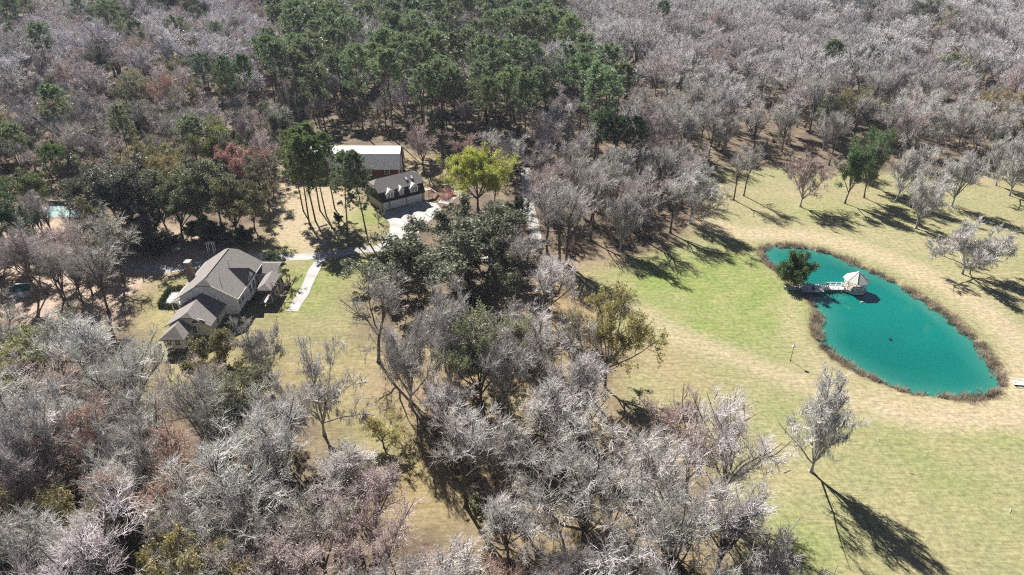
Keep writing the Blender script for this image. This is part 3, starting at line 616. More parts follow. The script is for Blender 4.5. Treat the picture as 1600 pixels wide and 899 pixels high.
def leaves(r, C, n, rad_, size, flat=1.0, droop=0.0):
    """n leaf-sized rhombs round each centre"""
    m = len(C) * n; c = np.repeat(C, n, 0); off = r.normal(0, 1, (m, 3)); off = unit(off) * (r.random(m) ** .45)[:, None] * np.repeat(np.broadcast_to(rad_, len(C)), n)[:, None]; off[:, 2] *= flat
    p_ = c + off; a = unit(r.normal(0, 1, (m, 3)) + np.array([0, 0, -droop])); b = unit(np.cross(a, r.normal(0, 1, (m, 3)))); s = (size * r.uniform(.6, 1.35, m))[:, None]
    V = np.stack([p_ - a * s, p_ + b * s * .55, p_ + a * s, p_ - b * s * .55], 1).reshape(-1, 3)
    return V, np.arange(m * 4).reshape(-1, 4)

M_bark = mat('grey_brown_bark', (.115, .098, .085), noise=.35, nscale=2.5, bump=.3, bscale=6)
M_pbark = mat('pine_bark', (.115, .082, .066), noise=.35, nscale=2.5, bump=.3, bscale=6)
M_lichen = mat('lichen_grey_bark', (.34, .325, .30), noise=.4, nscale=1.5, bump=.3, bscale=6)
M_twig = mat('bare_twigs', (1, 1, 1), noise=.22, nscale=.5, objcolor=True, rough=.55, spec=.4)
M_moss = mat('grey_hanging_moss', (1, 1, 1), noise=.2, nscale=.7, objcolor=True, translucent=.2)
M_leaf = mat('leaves', (1, 1, 1), noise=.35, nscale=.6, objcolor=True, translucent=.3, rough=.55, spec=.28)
M_needle = mat('pine_needles', (1, 1, 1), noise=.35, nscale=.5, objcolor=True, translucent=.35, rough=.42, spec=.5)

def bare_parts(seed, Hh=18.0, trunk=.36, nl=6, lang=(14, 48), nb=7, ns=5, nt=6, moss=120, lean=0.06, wide=1.0, twr=1.0):
    r = np.random.default_rng(seed)
    tr = poly_grow(r, np.zeros((1, 3)), np.array([[r.normal(0, lean), r.normal(0, lean), 1.0]]), np.array([Hh * trunk]), 6, .05, .05)
    r0 = .0165 * Hh; tv = [tubes(tr, rad(1, 6, r0, r0 * .72), 8)]
    fl = poly_grow(r, np.zeros((1, 3)), np.array([[0, 0, 1.0]]), np.array([.9]), 3, 0, 0); tv.append(tubes(fl, np.array([[r0 * 1.7, r0 * 1.2, r0 * 1.0]]), 8))
    az0 = r.uniform(0, 6.28) + np.arange(nl) * 2 * math.pi / nl + r.normal(0, .3, nl); an = np.radians(r.uniform(*lang, nl)); an[0] *= .35
    tt = np.clip(r.uniform(.62, 1.05, nl), 0, 1); tt[:2] = 1; q = tt * 5; i = np.minimum(q.astype(int), 4); fr = (q - i)[:, None]; S = tr[0, i] * (1 - fr) + tr[0, i + 1] * fr
    D = np.stack([np.sin(an) * np.cos(az0) * wide, np.sin(an) * np.sin(az0) * wide, np.cos(an)], 1)
    Ln = Hh * (1 - trunk) * r.uniform(.72, 1.0, nl) * (1.0 + .12 * wide)
    l1 = poly_grow(r, S, D, Ln, 6, .16, .07); tv.append(tubes(l1, rad(nl, 6, r0 * .55, r0 * .14), 6))
    S, D, t_, idx = spawn(r, l1, nb, .12, 1, 26 + 3 * (seed % 4), 56 + 5 * (seed % 4), .30 - .05 * (seed % 4)); Ln = Hh * .235 * r.uniform(.6, 1.25, len(S)) * (1.12 - .5 * t_)
    l2 = poly_grow(r, S, D, Ln, 5, .2, .10); tv.append(tubes(l2, rad(len(S), 5, .06, .032), 4)); cv = []
    S, D, t_, idx = spawn(r, l2, ns, .15, 1, 24, 66, .22 - .04 * (seed % 4)); Ln = Hh * .125 * r.uniform(.5, 1.3, len(S)) * (1.1 - .4 * t_)
    l3 = poly_grow(r, S, D, Ln, 4, .22, .10); cv.append(tubes(l3, rad(len(S), 4, .036 * twr, .020 * twr), 3))
    S, D, t_, idx = spawn(r, l3, nt, .1, 1, 20, 62, .16 - .03 * (seed % 4)); Ln = Hh * .066 * r.uniform(.45, 1.35, len(S))
    l4 = poly_grow(r, S, D, Ln, 3, .22, .08); cv.append(tubes(l4, rad(len(S), 3, .024 * twr, .010 * twr), 3))
    mv = None
    if moss:
        pool_ = np.concatenate([np.repeat(l1[:, 1:].reshape(-1, 3), 3, 0), l2[:, 1:].reshape(-1, 3), l3[:, 1:].reshape(-1, 3)]); w_ = .5 + nz2(pool_[:, 0] * 3, pool_[:, 1] * 3 + pool_[:, 2], .5, seed) ; w_ = np.clip(w_, .02, None); w_ /= w_.sum()
        C = pool_[r.choice(len(pool_), moss, p=w_)] + r.normal(0, .15, (moss, 3)); Lm = r.uniform(.3, .9, moss) * r.uniform(.7, 1.9, moss) * (Hh / 18)
        Pm = poly_grow(r, C, np.tile([0, 0, -1.0], (moss, 1)) + r.normal(0, .12, (moss, 3)), Lm, 3, .12, -.2)
        wm = r.uniform(.022, .075, moss); mv = tubes(Pm, np.stack([wm * .6, wm, wm * .1], 1), 3)
    return dict(trunk=cat(tv), crown=cat(cv), moss=mv, tips=l4[:, 1:].reshape(-1, 3), H=Hh)

def pine_parts(seed, Hh=25.0, c0=.55, dense=1.0):
    r = np.random.default_rng(seed); tr = poly_grow(r, np.zeros((1, 3)), np.array([[r.normal(0, .02), r.normal(0, .02), 1.0]]), np.array([Hh]), 9, .012, .02)
    r0 = .0105 * Hh; tv = [tubes(tr, rad(1, 9, r0, r0 * .18), 8)]
    nb = int(46 * dense); t_ = np.sort(c0 + (1 - c0) * r.random(nb) ** .8); q = t_ * 8; i = np.minimum(q.astype(int), 7); fr = (q - i)[:, None]; S = tr[0, i] * (1 - fr) + tr[0, i + 1] * fr
    s = (t_ - c0) / (1 - c0); az_ = np.arange(nb) * 2.4 + r.normal(0, .4, nb); up = .1 + .75 * s
    D = np.stack([np.cos(az_), np.sin(az_), up], 1); Ln = Hh * (.06 + .135 * np.sin(np.clip(s * .85 + .16, 0, 1) * math.pi)) * r.uniform(.6, 1.25, nb)
    l1 = poly_grow(r, S, D, Ln, 5, .12, .06); tv.append(tubes(l1, rad(nb, 5, .07, .03), 4))
    S, D, tq, idx = spawn(r, l1, 5, .35, 1, 25, 60, .25); l2 = poly_grow(r, S, D, Ln[idx] * .38 * r.uniform(.6, 1.2, len(S)), 3, .15, .1); tv.append(tubes(l2, rad(len(S), 3, .03, .02), 3))
    # dead stubs below the crown
    ns = 9; ts = r.uniform(.3, c0, ns); q = ts * 8; i = q.astype(int); fr = (q - i)[:, None]; S = tr[0, i] * (1 - fr) + tr[0, i + 1] * fr; a = r.uniform(0, 6.28, ns)
    tv.append(tubes(poly_grow(r, S, np.stack([np.cos(a), np.sin(a), .1 + 0 * a], 1), r.uniform(.6, 2.0, ns), 3, .1, 0), rad(ns, 3, .04, .02), 3))
    C = np.concatenate([l1[:, 3:].reshape(-1, 3), l2[:, 1:].reshape(-1, 3)]); ax = np.concatenate([np.repeat(unit(l1[:, 4] - l1[:, 3]), 2, 0), np.repeat(unit(l2[:, 2] - l2[:, 1]), 2, 0)])
    nn = 26; c = np.repeat(C, nn, 0); a = np.repeat(ax, nn, 0); m = len(c); d = unit(unit(r.normal(0, 1, (m, 3))) + a * .6 + np.array([0, 0, .25])); Lb = r.uniform(.35, .75, m)[:, None]; sd = unit(np.cross(d, r.normal(0, 1, (m, 3)))) * r.uniform(.035, .075, (m, 1))
    c = c + d * .05
    V = np.stack([c - sd, c + sd, c + d * Lb], 1).reshape(-1, 3)
    return dict(trunk=cat(tv), crown_tri=(V, np.arange(m * 3).reshape(-1, 3)), H=Hh)

def oak_parts(seed, Hh=14.0, trunk=.16, nl=9, lang=(20, 76), nleaf=62, leaf=.21, wide=1.3, nb=7, ns=4, fill=1.1, moss=60):
    p_ = bare_parts(seed, Hh, trunk, nl, lang, nb, ns, 1, moss, .08, wide)
    r = np.random.default_rng(seed + 99); t_ = p_['tips']; t_ = t_[r.random(len(t_)) < .5]
    V, Q = leaves(r, t_, nleaf, r.uniform(.7, 1.25, len(t_)) * Hh / 14 * fill, leaf, .75)
    tv = cat([p_['trunk'], p_['crown']])
    return dict(trunk=tv, crown=(V, Q), moss=p_['moss'], H=Hh)

class Kind:
    def __init__(s, name, parts, mats, H, spare=None): s.name = name; s.meshes = parts; s.H = H
def make(name, p_, bark, crownmat, leafy=False, tips=None):
    d = {'trunk': mesh_np(name + '_trunk', *p_['trunk'][:1], None, p_['trunk'][1], bark, True)}
    if 'crown_tri' in p_: d['crown'] = mesh_np(name + '_crown', p_['crown_tri'][0], p_['crown_tri'][1], None, crownmat)
    else: d['crown'] = mesh_np(name + '_crown', p_['crown'][0], None, p_['crown'][1], crownmat)
    if p_.get('moss') is not None: d['moss'] = mesh_np(name + '_moss', p_['moss'][0], None, p_['moss'][1], M_moss)
    if tips is not None: d['leaves'] = mesh_np(name + '_leaves', tips[0], None, tips[1], M_leaf)
    d['H'] = p_['H']; return d

# prototypes -------------------------------------------------------------------------------------------
BARE = [make('bare', bare_parts(100 + k, 18, .34 + .04 * (k % 4), 8, (7, 30 + 5 * (k % 4)), 7, 6, 9, [0, 40, 90, 150][k % 4], .05), M_bark, M_twig) for k in range(10)]
MOSSY = [make('mossy', bare_parts(200 + k, 18, .16, 10, (5, 42), 7, 6, 8, 2600, .07, 1.0, 1.15), M_lichen, M_twig) for k in range(5)]
TALL = [make('tall', bare_parts(300 + k, 22, .50, 7, (14, 46), 7, 5, 6, 60, .03), M_bark, M_twig) for k in range(4)]
PILLAR = [make('pillar', bare_parts(288, 18, .15, 10, (2, 24), 8, 6, 8, 2600, .05, 1.0, 1.2), M_lichen, M_twig)]
BIG = [make('big', bare_parts(295, 21, .24, 10, (6, 46), 8, 7, 8, 60, .04, 1.0, 1.15), M_bark, M_twig)]
WIDE = [make('wide', bare_parts(400 + k, 14, .16, 12, (20, 80), 9, 7, 8, 3000, .05, 1.4, 1.5), M_lichen, M_twig) for k in range(1)]
def bud(seed, n, sz, spread, Hh=17, **kw):
    p_ = bare_parts(seed, Hh, **kw); r = np.random.default_rng(seed); t_ = p_['tips']; t_ = t_[r.random(len(t_)) < .75]
    return make('bud', p_, M_bark, M_twig, tips=leaves(r, t_, n, spread, sz))
BUD = [bud(500 + k, 2, .09, .28, 16, trunk=.30, nl=8, lang=(14, 50), nb=7, ns=6, nt=6, moss=20) for k in range(4)]     # small red or green buds on twigs
LEAFY = [bud(550 + k, 9, .17, .5, 17, trunk=.26, nl=8, lang=(16, 54), nb=7, ns=5, nt=4, moss=60) for k in range(4)]     # young thin foliage
LIMEP = [bud(590 + k, 22, .14, .6, 17, trunk=.24, nl=9, lang=(14, 60), nb=7, ns=4, nt=4, moss=0) for k in range(1)]
OAK = [make('oak', oak_parts(600 + k), M_bark, M_leaf) for k in range(3)]
LAUREL = [make('laurel', oak_parts(650 + k, 18, .22, 9, (12, 48), 52, .21, 1.0, 7, 4, .95, 160), M_bark, M_leaf) for k in range(3)]
PINE = [make('pine', pine_parts(700 + k, 25, .52 + .05 * (k % 3), 1.1), M_pbark, M_needle) for k in range(6)]
PINELOW = [make('fullpine', pine_parts(760 + k, 25, .36, 1.35), M_pbark, M_needle) for k in range(2)]
CEDAR = [make('cedar', oak_parts(800, 9, .12, 7, (8, 30), 70, .17, .8, 8, 4, 1.0, 0), M_bark, M_leaf)]
ROUND = [make('roundbush', oak_parts(810, 8, .10, 14, (5, 85), 48, .19, 1.1, 8, 4, 1.7, 0), M_bark, M_leaf)]
LOWB = [make('lowbush', bare_parts(820 + k, 4.5, .1, 8, (15, 65), 6, 4, 4, 0, .05, 1.3, .8), M_bark, M_twig) for k in range(2)]

GREY, WHITE, PINK, RUSSET, PURPLE = (.465, .435, .40), (.645, .615, .58), (.53, .46, .435), (.46, .34, .30), (.38, .35, .355)
MOSSC = (.55, .54, .50)
PINEG, OAKG, OLIVEG, LIME, YEL, REDL, GOLD = (.11, .19, .065), (.17, .185, .12), (.19, .20, .075), (.45, .48, .08), (.42, .38, .10), (.42, .16, .12), (.40, .29, .10)
def jitc(c, a=.1): k = 1 + random.uniform(-a, a); return tuple(min(1, x * k * (1 + random.uniform(-a, a) * .35)) for x in c)
COUNT = {}
PLACED = []
def tree(name, proto, x, y, h, label, cat_, group=None, twig=None, leaf=None, moss=MOSSC, rz=None, sx=1.0, lean=None, z=0.0):
    s = h / proto['H']; root = thing(name, label, cat_, (x, y, z), random.uniform(0, 6.28) if rz is None else rz, group)
    root.scale = (s * sx, s * sx, s)
    if lean is None and name != 'round_evergreen': lean = (random.gauss(0, .035), random.gauss(0, .035))
    if lean: root.rotation_euler = (lean[0], lean[1], root.rotation_euler.z)
    kids = {}
    for part in ('trunk', 'crown', 'moss', 'leaves'):
        if part in proto:
            c = obj(part, proto[part], root); kids[part] = c
            leafy = proto[part].materials[0] in (M_leaf, M_needle)
            cc = leaf if leafy else (moss if part == 'moss' else twig)
            if cc: c.color = (*cc, 1)
            if part == 'moss': c['kind'] = 'stuff'
    PLACED.append((x, y)); COUNT[name] = COUNT.get(name, 0) + 1
    return root
def at(u, v): return G(u, v)

# --- trees one can point at --------------------------------------------------------------------------
def B(u, v, h, label, pr, name='bare_tree', cat_='tree', **kw): x, y = G(u, v); kw.setdefault('twig', jitc(GREY)); return tree(name, pr, x, y, h, label, cat_, **kw)
R_ = random.choice
B(1267, 737, 18, 'lone moss-draped bare tree on the lawn below the pond, casting a long shadow', PILLAR[0], twig=(.72, .70, .66), sx=.85, lean=(0, 0), rz=4.2)
B(1250, 323, 17, 'reddish moss-hung tree at the left of the upper meadow', MOSSY[3], name='budding_tree', twig=(.52, .37, .34), moss=(.50, .43, .39), sx=1.0)
B(1320, 318, 19, 'dark green tree leftmost of the three on the upper meadow', LAUREL[0], name='evergreen_tree', leaf=PINEG, sx=.75)
B(1350, 309, 19, 'grey-green mossy evergreen, middle of the three on the upper meadow', LAUREL[1], name='evergreen_tree', leaf=(.14, .16, .085), sx=.7)
B(1362, 292, 19, 'evergreen tree rearmost of the three on the upper meadow', LAUREL[2], name='evergreen_tree', leaf=PINEG, sx=.75)
B(1399, 315, 18, 'pale leaning mossy bare tree right of the meadow evergreens', MOSSY[1], twig=WHITE, sx=.8, lean=(0, .1))
B(1431, 357, 17.5, 'bushy mossy bare tree above the broad low oak on the meadow', MOSSY[2], twig=WHITE)
B(1487, 322, 18, 'mossy bare tree on the meadow with a long shadow to the right', MOSSY[3], twig=WHITE, sx=.9)
B(1556, 290, 17, 'mossy bare tree near the right edge of the upper meadow, left of a pair', MOSSY[4], twig=WHITE, sx=.85)
B(1577, 306, 18, 'mossy bare tree near the right edge of the upper meadow, right of a pair', MOSSY[0], twig=GREY, sx=.85)
B(1503, 428, 14.5, 'broad low spreading bare oak draped in moss above the pond', WIDE[0], twig=WHITE, sx=1.05)
B(1236, 441, 7.6, 'small round dark green tree on the pond bank by the dock', ROUND[0], name='round_evergreen', leaf=(.10, .155, .05), sx=.88)
B(1146, 313, 17, 'thin bare tree at the forest edge above the meadow, left of two', TALL[0], twig=GREY, sx=.8)
B(1162, 306, 16.5, 'thin bare tree at the forest edge above the meadow, right of two', TALL[1], twig=GREY, sx=.8)
B(1047, 364, 17, 'bare tree with fan crown casting shadow on the green grass', BARE[0], twig=WHITE, sx=1.05)
B(969, 392, 17, 'bare tree trailing long grey moss left of the green grass', MOSSY[1], twig=GREY)
B(999, 356, 15.5, 'pinkish bare tree behind the moss-trailing one', BUD[1], name='budding_tree', twig=PINK, leaf=(.38, .22, .19))
B(855, 397, 21, 'tall bare tree with dark straight trunk, leftmost of three by the gravel lane', TALL[2], twig=PINK)
B(874, 408, 22, 'tall bare tree with dark straight trunk, middle of three by the gravel lane', TALL[3], twig=GREY)
B(884, 412, 21, 'tall bare tree with dark straight trunk, rightmost of three by the gravel lane', TALL[0], twig=WHITE)
B(922, 350, 18, 'grey bare tree between the gravel lane and the meadow shadows', BARE[3], twig=GREY)
B(896, 330, 17, 'grey bare tree further back along the gravel lane', BARE[4], twig=GREY)
B(811, 367, 10.5, 'small dark conical cedar beside the gravel lane', CEDAR[0], name='cedar_tree', leaf=(.045, .075, .04), sx=.75)
B(747, 328, 19.5, 'bright lime green tree in young leaf beyond the garage', LIMEP[0], name='leafy_tree', twig=GREY, leaf=LIME, sx=1.1)
B(772, 318, 14, 'yellow-green tree in young leaf right of the lime green one', LEAFY[1], name='leafy_tree', twig=GREY, leaf=(.40, .42, .09), sx=1.0)
B(732, 398, 17, 'dark evergreen oak nearest the garage driveway', OAK[0], name='live_oak', leaf=OAKG, sx=1.3)
B(678, 462, 18, 'huge spreading dark evergreen oak in the middle of the property', OAK[1], name='live_oak', leaf=OAKG, sx=1.4)
B(626, 442, 12.5, 'evergreen oak at the left of the central oak group by the drive', OAK[2], name='live_oak', leaf=OAKG, sx=1.35)
B(762, 446, 15.5, 'evergreen oak right of the huge central oak', OAK[2], name='live_oak', leaf=(.105, .12, .07), sx=1.15, rz=2.0)
B(815, 455, 15, 'grey bare tree on the right side of the central oaks', BARE[5], twig=GREY)
B(592, 566, 21, 'tall bare tree with clean straight trunk standing on the open lawn', TALL[1], twig=GREY, moss=(.3, .3, .27), sx=.95)
B(641, 634, 21, 'dark mossy bare tree right of the clean-trunked lawn tree', MOSSY[2], twig=GREY, sx=.8)
B(703, 616, 23, 'tall mossy bare tree in front of the central oaks, dark shade at its foot', MOSSY[3], twig=GREY, sx=.8)
B(752, 640, 21, 'greenish moss-hung bare tree in the middle of the central grove', LEAFY[2], name='leafy_tree', twig=GREY, leaf=(.24, .26, .14), sx=.9)
B(790, 655, 20, 'grey moss-hung tree right of the greenish one in the central grove', MOSSY[4], twig=GREY, sx=.85)
B(945, 606, 19.5, 'golden-olive leafed tree leaning right at the edge of the lawn', LEAFY[3], name='leafy_tree', twig=(.26, .23, .19), leaf=(.36, .32, .12), sx=.8, lean=(0, .14), rz=1.0)
B(918, 612, 18, 'thin crooked bare tree beside the golden-olive tree', TALL[2], twig=(.27, .25, .23), sx=.9, lean=(0, -.16), rz=0)
B(838, 620, 18, 'whitish bare tree left of the thin crooked one', BARE[6], twig=WHITE, sx=.9)
B(1125, 800, 21.5, 'large whitish-pink bare tree at the wood edge below the meadow', BIG[0], twig=(.72, .67, .64), sx=.78, lean=(0, 0))
B(1072, 775, 18, 'reddish bare tree left of the large whitish-pink one', BUD[2], name='budding_tree', twig=PINK, leaf=(.36, .21, .20), sx=1.0)
B(1047, 870, 18, 'bare tree with dark forked trunk near the bottom edge', BARE[1], twig=WHITE, sx=1.1)
B(985, 880, 18, 'bare tree with thick dark trunk at bottom centre-right', BARE[2], twig=WHITE)
B(980, 800, 18, 'white-twigged bare tree above the thick dark-trunked one', BARE[8], twig=WHITE, sx=1.05)
B(728, 792, 18, 'white-twigged bare tree with rounded crown right of the open olive grass', BARE[9], twig=WHITE, sx=1.0)
B(868, 748, 18, 'wide white-twigged bare tree in the lower central grove', BARE[0], twig=WHITE, sx=1.25, rz=3.0)
B(800, 790, 17, 'grey bare tree between the two white-twigged central trees', BARE[3], twig=GREY)
B(507, 680, 17, 'silvery moss-fringed bare tree below the lawn, left of the olive shrub', MOSSY[0], twig=WHITE, sx=.9, rz=2.2)
B(358, 606, 13.5, 'olive evergreen oak in front of the house wing', OAK[0], name='live_oak', leaf=(.20, .19, .085), sx=.95, rz=.6)
B(420, 606, 15, 'mossy grey bare tree right of the olive oak before the house', MOSSY[1], twig=GREY, sx=.95, rz=3.6)
B(325, 705, 17, 'pinkish bare tree below the house wing', BUD[3], name='budding_tree', twig=PINK, leaf=(.42, .31, .28), sx=.95)
B(48, 660, 17, 'yellow-green tree at the left edge of the lower wood', LEAFY[0], name='leafy_tree', twig=GREY, leaf=(.27, .29, .09), sx=1.1, rz=1.5)
B(105, 600, 14, 'grey-green tree right of the yellow-green one', LEAFY[1], name='leafy_tree', twig=GREY, leaf=(.24, .25, .19), sx=1.0, rz=4)
for q, (u, v, h, wrd) in enumerate(((484, 352, 25, 'front left'), (493, 346, 25.5, 'front right'), (500, 329, 25, 'rear middle'), (523, 326, 22, 'rear right'), (474, 330, 23, 'rear left'), (510, 338, 23, 'short middle'))):
    B(u, v, h, f'tall pine, {wrd} of the clump between house and barn', PINELOW[q % 2], name='pine_tree', group='pine clump between house and barn', leaf=jitc((.17, .24, .08), .15), sx=.95)
B(543, 367, 23, 'pine standing alone left of the garage driveway', PINELOW[0], name='pine_tree', leaf=(.16, .205, .10), sx=1.0)
B(575, 377, 24, 'pine nearest the garage driveway with clean dark trunk', PINELOW[1], name='pine_tree', leaf=(.16, .205, .10), sx=1.0)
B(363, 192, 25, 'tall thin pine above the left woods, left of a pair', PINE[3], name='pine_tree', leaf=PINEG, sx=.85)
B(391, 190, 25, 'tall thin pine above the left woods, right of a pair', PINE[4], name='pine_tree', leaf=PINEG, sx=.85)
B(207, 378, 21, 'large dark mossy oak behind the left trees', LAUREL[0], name='evergreen_tree', leaf=(.10, .105, .075), sx=1.3, rz=1)
B(167, 412, 17, 'olive-topped tree with twin trunks above the sandy ground', OAK[2], name='live_oak', leaf=(.18, .17, .07), sx=.8, rz=1)
B(320, 362, 19, 'grey-green broad tree behind the house', LAUREL[1], name='evergreen_tree', leaf=(.17, .19, .10), sx=1.15, rz=2)
B(285, 372, 18, 'grey-green tree left of the broad one behind the house', LAUREL[2], name='evergreen_tree', leaf=(.16, .18, .09), sx=1.0, rz=3)
B(238, 395, 13, 'dark glossy evergreen over the shaded drive', OAK[0], name='live_oak', leaf=(.10, .105, .085), sx=.8, rz=4)
B(372, 372, 17, 'olive tree between the house and the pine clump', LAUREL[0], name='evergreen_tree', leaf=(.19, .19, .09), sx=.9, rz=5)
B(398, 360, 16, 'russet-tipped olive tree left of the pine clump', LAUREL[1], name='evergreen_tree', leaf=(.17, .165, .085), sx=.8, rz=5)
B(110, 330, 19, 'green pine-like tree above the swimming pool', PINE[5], name='pine_tree', leaf=(.12, .19, .05), sx=1.1)
B(65, 352, 17, 'green tree left of the swimming pool', LAUREL[2], name='evergreen_tree', leaf=(.14, .18, .06), sx=.85, rz=2)
B(12, 400, 22, 'dark pine at the left edge above the shed', PINE[0], name='pine_tree', leaf=(.06, .11, .05), sx=1.1)
B(40, 410, 17, 'shaded evergreen above the small shed', LAUREL[0], name='evergreen_tree', leaf=(.08, .12, .06), sx=.8, rz=.4)
B(338, 270, 17, 'yellow-green bushy tree above the broad grey-green ones', LAUREL[1], name='evergreen_tree', leaf=(.21, .24, .06), sx=1.1, rz=.4)
B(385, 300, 16, 'red budding tree left of the pine clump', LEAFY[2], name='budding_tree', twig=RUSSET, leaf=(.42, .24, .20), sx=1.05)
B(293, 195, 15, 'yellow-green round tree in the upper left woods', LEAFY[3], name='leafy_tree', twig=GREY, leaf=(.36, .34, .12), sx=1.1)
for u, v, h in ((75, 460, 17), (100, 470, 16), (130, 475, 15), (60, 470, 18), (112, 490, 16), (145, 462, 15)):
    B(u, v, h, {75: 'bare dark-trunked tree just right of the shed', 100: 'pinkish bare tree second to the right of the shed', 130: 'bare pinkish tree on the sandy ground left of the house drive', 60: 'thick dark-trunked tree close behind the shed', 112: 'bare tree in front of the pinkish shed trees', 145: 'rightmost bare tree of the group beside the shed'}[u], R_(BARE), twig=jitc(R_([GREY, PINK, PINK])), sx=.85)
B(455, 450, 4.2, 'pinkish bare shrub beside the entry porch', LOWB[0], name='bare_shrub', cat_='shrub', twig=(.33, .24, .22), sx=1.1)
B(436, 470, 4.6, 'bare reddish shrub in the bed before the front walk', LOWB[1], name='bare_shrub', cat_='shrub', twig=(.33, .23, .21), sx=1.2)
B(428, 452, 3.8, 'bare shrub against the covered porch', LOWB[0], name='bare_shrub', cat_='shrub', twig=(.30, .22, .2), sx=1.2, rz=2)
B(592, 348, 4.4, 'tiny bare ornamental tree at the left of the garage apron', LOWB[1], name='bare_shrub', cat_='shrub', twig=(.30, .26, .24), sx=.8)
B(600, 700, 6.0, 'yellow-olive leafy shrub spreading over the open grass', LEAFY[1], name='leafy_shrub', cat_='shrub', twig=(.2, .17, .12), leaf=(.46, .42, .16), sx=1.4, rz=2)
B(560, 750, 3.6, 'smaller yellow-olive shrub at the lower end of the open grass', LEAFY[2], name='leafy_shrub', cat_='shrub', twig=(.2, .17, .12), leaf=(.46, .41, .17), sx=1.2, rz=4)
B(700, 290, 3.4, 'bright yellow shrub row beside the garage stairs', LEAFY[3], name='leafy_shrub', cat_='shrub', twig=(.25, .22, .1), leaf=(.52, .50, .10), sx=2.4, rz=4)
B(703, 318, 4.0, 'red-leaved shrub right of the garage apron', LEAFY[0], name='leafy_shrub', cat_='shrub', twig=(.25, .14, .12), leaf=(.40, .13, .10), sx=1.7, rz=1)
B(662, 268, 16, 'bare brownish tree beyond the right end of the barn', BUD[0], name='budding_tree', twig=PINK, leaf=(.34, .22, .18), rz=1)
B(725, 268, 13, 'russet bare tree behind the lime green tree', BUD[1], name='budding_tree', twig=PINK, leaf=(.38, .19, .15), rz=2, sx=1.2)
B(930, 275, 20, 'dark green pine at the right end of the pine stand', PINE[1], name='pine_tree', leaf=(.07, .125, .035), sx=1.3)
B(960, 282, 19, 'dark green pine nearest the grey woods on the right', PINE[2], name='pine_tree', leaf=(.07, .125, .035), sx=1.35)
B(985, 270, 18, 'short dark green pine set against the grey woods', PINE[3], name='pine_tree', leaf=(.07, .125, .035), sx=1.3)
B(1490, 130, 15, 'lime-tinged tree standing out in the far grey woods', LEAFY[0], name='leafy_tree', twig=GREY, leaf=(.40, .46, .14), sx=1.2, rz=2)
B(1278, 120, 14, 'orange-brown tree standing out in the far grey woods', LEAFY[1], name='leafy_tree', twig=RUSSET, leaf=(.42, .26, .15), sx=1.0)
B(1110, 185, 13, 'single small green pine in the right-hand grey woods', PINE[4], name='pine_tree', leaf=(.09, .15, .04), sx=1.2)
for q, (u, v, h, lab) in enumerate(((300, 376, 5, 'dark rounded shrub under the broad tree behind the house'), (336, 380, 5.5, 'dark shrub beside the white garden arbour'), (356, 384, 5, 'dark shrub close behind the house roof'), (252, 396, 4, 'dark shrub at the edge of the shaded drive'), (272, 388, 4.5, 'dark shrub second along the shaded drive'), (380, 381, 4.5, 'dark shrub at the right rear of the house'), (226, 402, 4, 'dark shrub under the glossy evergreen by the drive'), (322, 372, 6, 'bright young green shrub by the garden arbour'), (530, 352, 3.6, 'dark shrub at the foot of the pine clump'), (425, 412, 3, 'clipped green shrub beside the front walk junction'), (440, 420, 2.6, 'small green shrub in the bed by the entry porch'))):
    B(u, v, h, lab, ROUND[0] if q % 2 else CEDAR[0], name='evergreen_shrub', cat_='shrub', leaf=(.26, .33, .10) if 'bright' in lab else jitc((.07, .095, .045), .2), sx=1.1)
for q, (u, v, h, lab) in enumerate(((345, 350, 18, 'dark evergreen in the gap left of the red budding tree'), (262, 362, 17, 'dark evergreen behind the shaded drive'), (140, 372, 17, 'mossy evergreen right of the swimming pool'), (185, 352, 19, 'grey-green evergreen behind the large dark mossy oak'), (420, 318, 15, 'olive tree nearest the pine clump on its left'), (232, 348, 18, 'mossy grey evergreen above the shaded drive'))):
    B(u, v, h, lab, LAUREL[q % 3], name='evergreen_tree', leaf=jitc((.13, .145, .085), .2), sx=1.0)
# hedges round the patio
M_hedge = mat('boxwood', (.055, .085, .03), noise=.4, nscale=2.0, translucent=.15)
def hedge(a, b, h, wd, label):
    r = np.random.default_rng(int(a[0] * 7 + b[1])); A = np.array(G(*a)); Bq = np.array(G(*b)); n = int(np.linalg.norm(Bq - A) / .35) + 1
    c = A + (Bq - A) * np.linspace(0, 1, n)[:, None]; C = np.concatenate([np.c_[c + r.normal(0, .1, c.shape), np.full(n, z_)] for z_ in np.linspace(.25, h - .2, 3)])
    V, Q = leaves(r, C, 40, wd / 2 + .1, .13, .8); tag(obj('hedge', mesh_np('hedge', V, None, Q, M_hedge)), label, 'hedge', 'hedges round the patio')
hedge((250, 480), (281, 481), 1.0, .9, 'low clipped hedge along the front of the patio')
hedge((250, 478), (264, 456), 1.0, .9, 'low clipped hedge along the left side of the patio')
hedge((264, 454), (290, 452), 1.0, .9, 'low clipped hedge along the back of the patio')

